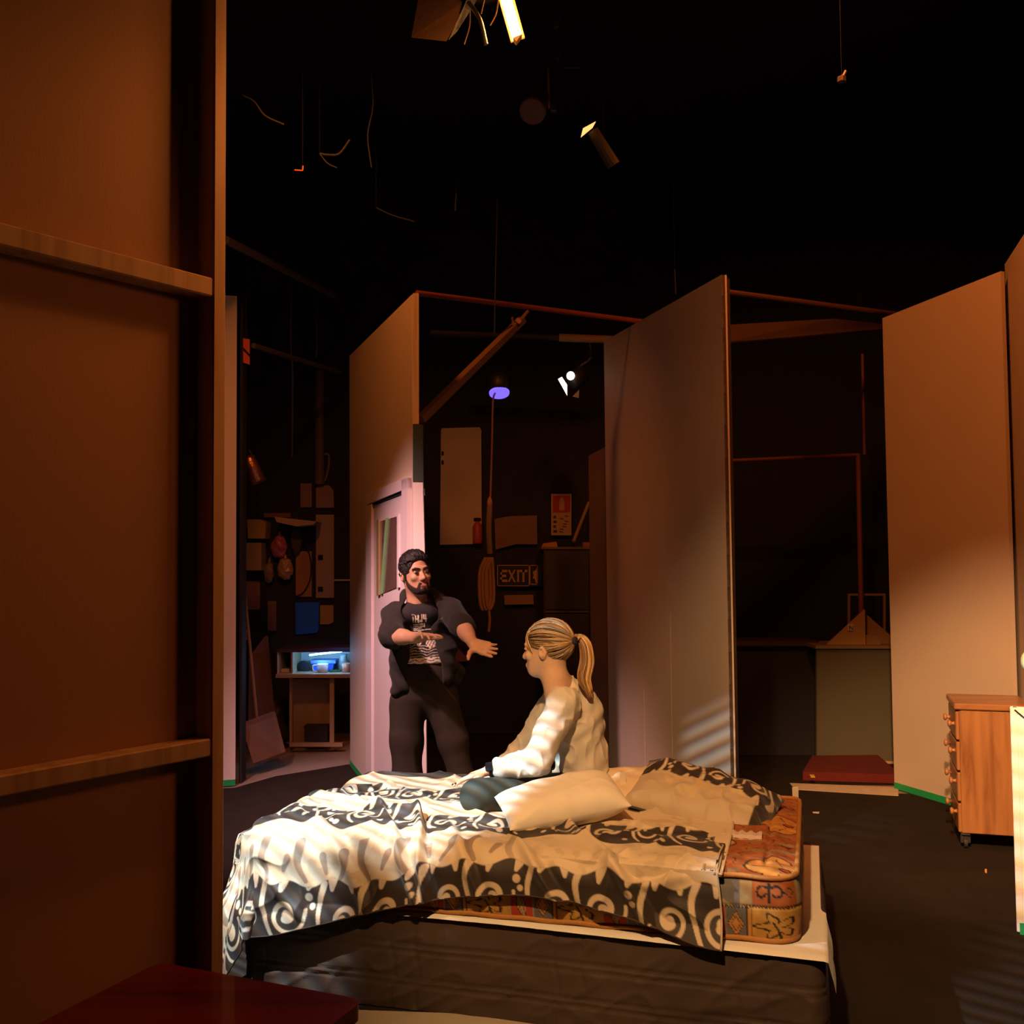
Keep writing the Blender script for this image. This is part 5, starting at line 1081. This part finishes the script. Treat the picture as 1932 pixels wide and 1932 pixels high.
obj('barn_door', prism([at(1080, 748, 8.38), at(1093, 735, 8.38), at(1092, 751, 8.38)], (0, .01, 0)), M('grey_flap', (.3, .28, .25), .5), t); obj('yoke', rod([(1112, 641, 8.6), (1114, 675, 8.5), (1095, 690, 8.5), (1080, 705, 8.45)], .01, 8, 3), steel, t)
t = thing('locker_door', 'tall beige metal panel standing against the dark back wall', 'panel', at(868, 1030, BK)); obj('panel', slab([(834, 808), (905, 806), (908, 812), (909, 1026), (830, 1028), (832, 812)], BK - .01, .05), cream, t)
for y in (855, 872): obj('latch', box(at(835, y, BK - .02), (.02, .02, .035)), darkm, t)
ropem = M('purple_rope', (.26, .13, .17), .8); t = thing('rope', 'long rope hanging from the violet lantern, tied into a looped hank below', 'rope', at(922, 1190, 8.3)); ropeh = M('hemp_rope', (.36, .20, .12), .9, .2, 60)
obj('line', rod([(934, 741, 8.38), (930, 760, 8.35), (928, 850, 8.35), (925, 945, 8.3)], .008, 8, 4), ropem, t)
obj('knot', lathe([(.001, -.05), (.02, -.03), (.024, 0), (.016, .03), (.001, .05)], at(924, 948, 8.3), n=10), ropeh, t, True); obj('line', rod([(924, 955, 8.3), (922, 1000, 8.3), (924, 1045, 8.3)], [.02, .024, .02][1], 8, 4), M('wrapped_cord', (.20, .14, .13), .9), t)
for dx in (-9, -3, 3): obj('hank_loop', tube(list(smooth_path([at(922 + dx + 3, 1052, 8.3), at(914 + dx, 1080, 8.28), at(914 + dx, 1130, 8.28), at(920 + dx, 1150, 8.3), at(928 + dx, 1130, 8.32), at(927 + dx, 1080, 8.32), at(922 + dx + 3, 1052, 8.3)], 6)), .014, 8), ropeh, t, True)
obj('tail', rod([(922, 1148, 8.3), (924, 1170, 8.3), (922, 1192, 8.3)], .011, 8, 3), ropeh, t)
def poly_jit(x0, y0, x1, y1, j): return [(x0, y0 + j), (x0 + (x1 - x0) * .35, y0), (x1, y0 - j * .3), (x1 + 1, y1 - j), (x0 + (x1 - x0) * .5, y1 - j), (x0 + 2, y1 + j)]
one('paper_sheet', 'dim brownish sheet of paper fixed to the back wall', 'paper', slab(poly_jit(933, 974, 1013, 1032, 5), BK - .01, .01), M('paper_dim', (.22, .13, .10), .85, .2, 7))
t = thing('fire_extinguisher', 'small red fire extinguisher at the edge of the beige panel', 'extinguisher', at(901, 1026, BK - .015)); ec = at(901, 1026, BK - .015); obj('cylinder', lathe([(.001, 0), (.045, 0), (.047, .02), (.047, .16), (.03, .20), (.014, .215)], ec, n=16), M('red_enamel', (.42, .07, .03), .35), t, True); obj('valve', box(ec + [0, 0, .235], (.07, .025, .03)), darkm, t)
# extinguisher sign: red field with white symbol, printed block below
t = thing('safety_sign', 'red and white fire extinguisher sign on the back wall', 'sign', at(1059, 1010, BK)); YS = BK - .02; sgw = M('sign_cream', (.52, .33, .17), .7); sgr = M('sign_red', (.42, .04, .02), .6)
obj('plate', slab(rect(1040, 932, 1078, 1010), YS, .01), sgw, t); obj('red_field', slab(rect(1043, 935, 1076, 967), YS - .003, .003), sgr, t); obj('symbol', slab([(1055, 963), (1055, 946), (1057, 940), (1060, 937), (1063, 941), (1065, 947), (1065, 963)], YS - .006, .003), sgw, t)
rs2 = np.random.RandomState(2)
for i in range(4): obj('print_bar', slab(rect(1044, 973 + i * 9, 1049 + rs2.randint(3), 978 + i * 9), YS - .003, .003), M('print_blue', (.06, .05, .06), .7), t)
for i in range(7):
    x = 1054 + rs2.randint(12); y = 972 + i * 5; obj('print_bar', slab([(x, y), (x + 7, y + 1), (x + 8, y + 3), (x + 1, y + 2)], YS - .003, .003), M('print_blue', (.06, .05, .06), .7), t)
one('batten', 'thin yellowish stick leaning beside the extinguisher sign', 'stick', rod([(1082, 1022, 9.7), (1111, 948, BK)], .016, 8), M('yellow_stick', (.40, .26, .10), .7))
t = thing('shelf', 'narrow shelf edge with odds and ends under the extinguisher sign', 'shelf', at(1065, 1036, 9.6)); obj('board', slab(rect(1021, 1032, 1112, 1036), 9.6, .4), M('shelf_olive', (.16, .10, .03), .7), t)
one('carton', 'flat orange carton on the narrow shelf', 'box', slab([(1025, 1025), (1050, 1022), (1052, 1032), (1022, 1032)], 9.62, .2), M('carton_orange', (.40, .20, .07), .7)); one('carton', 'reddish carton at the right end of the narrow shelf', 'box', slab(rect(1100, 1023, 1112, 1032), 9.62, .2), M('carton_red', (.30, .11, .05), .7))
t = thing('equipment_cabinet', 'dark equipment cabinet below the narrow shelf', 'cabinet', at(1065, 1240, 9.5)); eqm = M('cabinet_dark', (.035, .028, .022), .5, .3, 8); obj('body', slab(rect(1026, 1037, 1112, 1398), 9.62, .3), eqm, t); obj('door', slab(rect(1029, 1044, 1110, 1150), 9.59, .03), eqm, t); obj('door', slab(rect(1029, 1158, 1110, 1385), 9.59, .03), eqm, t); obj('rail', slab(rect(1028, 1152, 1111, 1156), 9.58, .04), M('rail_dim', (.08, .055, .035), .5), t)
# exit sign
t = thing('exit_sign', 'dark EXIT sign with outlined frame and running figure panel', 'sign', at(980, 1105, BK)); exm = M('exit_glow_paint', (.42, .26, .10), .7); YE = BK - .03
obj('plate', slab([(938, 1066), (1022, 1066), (1022, 1106), (938, 1106)], YE, .02), M('exit_dark', (.012, .014, .014), .6), t)
def outline(x0, y0, x1, y1, w_, p, Y): 
    for q_ in (rect(x0, y0, x1, y0 + w_), rect(x0, y1 - w_, x1, y1), rect(x0, y0, x0 + w_, y1), rect(x1 - w_, y0, x1, y1)): obj('outline', slab(q_, Y, .003), exm, p)
outline(938, 1066, 999, 1106, 1.4, t, YE - .004); outline(999, 1066, 1015, 1103, 1.6, t, YE - .004)
LET = {'E': [(0, 0, .22, 1), (0, 0, 1, .2), (0, .4, .85, .6), (0, .8, 1, 1)], 'I': [(.3, 0, .7, 1)], 'T': [(.37, 0, .63, 1), (0, 0, 1, .2)]}
for ch, x0, x1 in (('E', 944, 957), ('I', 973, 982), ('T', 980, 995)):
    for k, (a, b, c, d) in enumerate(LET[ch]): obj('letter', slab(rect(x0 + (x1 - x0) * a, 1075 + 23 * b, x0 + (x1 - x0) * c, 1075 + 23 * d), YE - .004, .003), exm, t)
obj('letter', slab([(958, 1075), (961.5, 1075), (973, 1098), (969.5, 1098)], YE - .004, .003), exm, t); obj('letter', slab([(970, 1075), (973, 1075), (961, 1098), (957.5, 1098)], YE - .005, .003), exm, t)
obj('figure', slab([(1005, 1079), (1010, 1076), (1012, 1071), (1014, 1071), (1014, 1099), (1011, 1100), (1009, 1092), (1005, 1091), (1007, 1085)], YE - .004, .003), exm, t)
one('door_plate', 'small dim brown plate below the exit sign', 'plate', slab([(951, 1123), (1006, 1122), (1007, 1140), (952, 1141)], BK - .02, .015), M('plate_brown', (.26, .14, .08), .7))
one('folded_cloth', 'dull red cloth corner behind the standing man', 'cloth', prism([at(855, 1218, 9.9), at(868, 1228, 9.9), at(886, 1247, 9.9), at(858, 1249, 9.9)], (0, .09, 0)), M('dull_red_cloth', (.22, .07, .045), .85))
# --- right backstage
one('lighting_bar', 'dark pipe between the tops of the middle and right flats', 'pipe', rod([(1366, 550, 6.2), (1690, 592, 7.6)], .016, 10), M('pipe_brown', (.14, .06, .03), .5))
one('plank', 'wide brown plank spanning the dark opening near the top', 'plank', prism([at(1368, 613, 6.6), at(1575, 601, 7.4), at(1672, 612, 7.9), at(1672, 620, 7.9), at(1370, 646, 6.6)], (0, .05, 0)), M('plank_brown', (.10, .05, .025), .7, .2, 6))
t = thing('scaffold_frame', 'dark red upright pipe high in the right opening', 'pipe', at(1631, 858, 8.4)); obj('pipe', rod([(1627, 668, 8.4), (1631, 858, 8.4)], .013, 10), M('pipe_red_dim', (.17, .055, .03), .55), t); hang(t, at(1627, 668, 8.4))
t = thing('scaffold_frame', 'dark red pipe frame, its crossbar and post filling the right opening', 'frame', at(1622, 1217, 8.62)); prd = M('pipe_red', (.20, .06, .03), .55); obj('crossbar', rod([(1378, 869, 8.62), (1620, 858, 8.62)], .015, 10), prd, t); obj('post', rod([(1619, 856, 8.62), (1626, 1217, 8.62)], .021, 10), prd, t)
t = thing('counter', 'dark counter with a grey-green front panel in the right opening', 'counter', at(1610, 1436, 8.35)); CY = 8.35
obj('front_panel', slab([(1541, 1224), (1690, 1224), (1690, 1437), (1541, 1434)], CY, .04), M('grey_green_panel', (.115, .10, .062), .8, .1, 4), t); obj('worktop', slab(rect(1539, 1218, 1692, 1224), CY - .03, .5), M('counter_top', (.24, .15, .07), .6), t); obj('side_top', slab(rect(1380, 1209, 1545, 1219), CY + .25, .4), M('counter_dim', (.05, .03, .02), .6), t); obj('side_panel', slab(rect(1385, 1219, 1541, 1425), CY + .3, .04), black, t)
one('house_model', 'triangular wooden gable panel with a small printed N on it', 'panel', prism([at(1558, 1218, 8.42), at(1632, 1150, 8.42), at(1633, 1218, 8.42)], (0, .03, 0)), M('gable_ply', (.40, .25, .09), .7, .1, 6))
nb = M('sticker_white', (.55, .50, .42), .6); t = thing('sticker', 'tiny white sticker with a black N on the gable panel', 'sticker', at(1605, 1190, 8.4)); obj('paper', slab(rect(1600, 1177, 1611, 1190), 8.41, .003), nb, t); flat_text('N', at(1601.5, 1188.5, 8.405), (1, 0, 0), (0, 0, 1), .05, 'letter', darkm, t, .001)
one('house_model', 'second triangular wooden panel partly hidden by the right flat', 'panel', prism([at(1637, 1161, 8.5), at(1637, 1218, 8.5), at(1690, 1218, 8.5), at(1684, 1202, 8.5)], (0, .03, 0)), M('gable_ply2', (.30, .18, .07), .7, .1, 6))
one('wood_block', 'short block of wood on the counter between the gable panels', 'block', slab(rect(1635, 1198, 1662, 1217), 8.40, .06), M('block_wood', (.30, .17, .07), .7))
t = thing('small_frame', 'thin pale square frame standing behind the gable panels', 'frame', at(1635, 1218, 8.6)); frm = M('frame_tan', (.26, .17, .09), .7); obj('bar', slab(rect(1600, 1120, 1671, 1124), 8.72, .02), frm, t); obj('bar', slab(rect(1600, 1124, 1604, 1218), 8.72, .02), frm, t); obj('bar', slab(rect(1667, 1124, 1671, 1218), 8.72, .02), frm, t)
t = thing('step', 'low step covered in dark red carpet before the counter', 'step', fl(1600, 1478)); s0 = fl(1515, 1474); s1 = fl(1700, 1480); hz = .07
obj('tread', prism([(s0[0], s0[1], .0), (s1[0], s1[1], .0), (s1[0] + .1, 8.32, .0), (s0[0] + .25, 8.32, .0)], (0, 0, hz)), M('red_carpet', (.15, .018, .012), .95, .2, 30, .6, 300), t)
one('timber_strip', 'pale timber strip lying along the foot of the grey-green panel', 'batten', slab([(1542, 1432), (1570, 1434), (1690, 1437), (1690, 1443), (1542, 1437)], 8.28, .03), M('strip_pine', (.50, .32, .17), .6))
one('tape_scrap', 'scrap of yellow tape on the edge of the red step', 'tape', prism([fl(1527, 1462, .0715), fl(1536, 1463, .0715), fl(1538, 1467, .0715), fl(1530, 1467, .0715)], (0, 0, .004)), M('yellow_tape', (.7, .5, .06), .6))
one('paper_scrap', 'tiny white scrap on the dark carpet near the step', 'scrap', prism([fl(1533, 1532, .008), fl(1546, 1532, .008), fl(1545, 1535, .008), fl(1534, 1534, .008)], (0, 0, .002)), nb)
one('paper_scrap', 'tiny orange scrap on the carpet near the chest of drawers', 'scrap', prism([fl(1858, 1640, .008), fl(1862, 1640, .008), fl(1862, 1648, .008), fl(1858, 1646, .008)], (0, 0, .002)), M('orange_scrap', (.7, .35, .08), .6))
one('floor_tape', 'pale masking-tape band along the rear edge of the carpet', 'tape', prism([fl(1490, 1478, .0075), fl(1695, 1486, .0075), fl(1695, 1502, .0075), fl(1500, 1490, .0075)], (0, 0, .003)), M('pale_tape', (.55, .42, .30), .8, .25, 12))
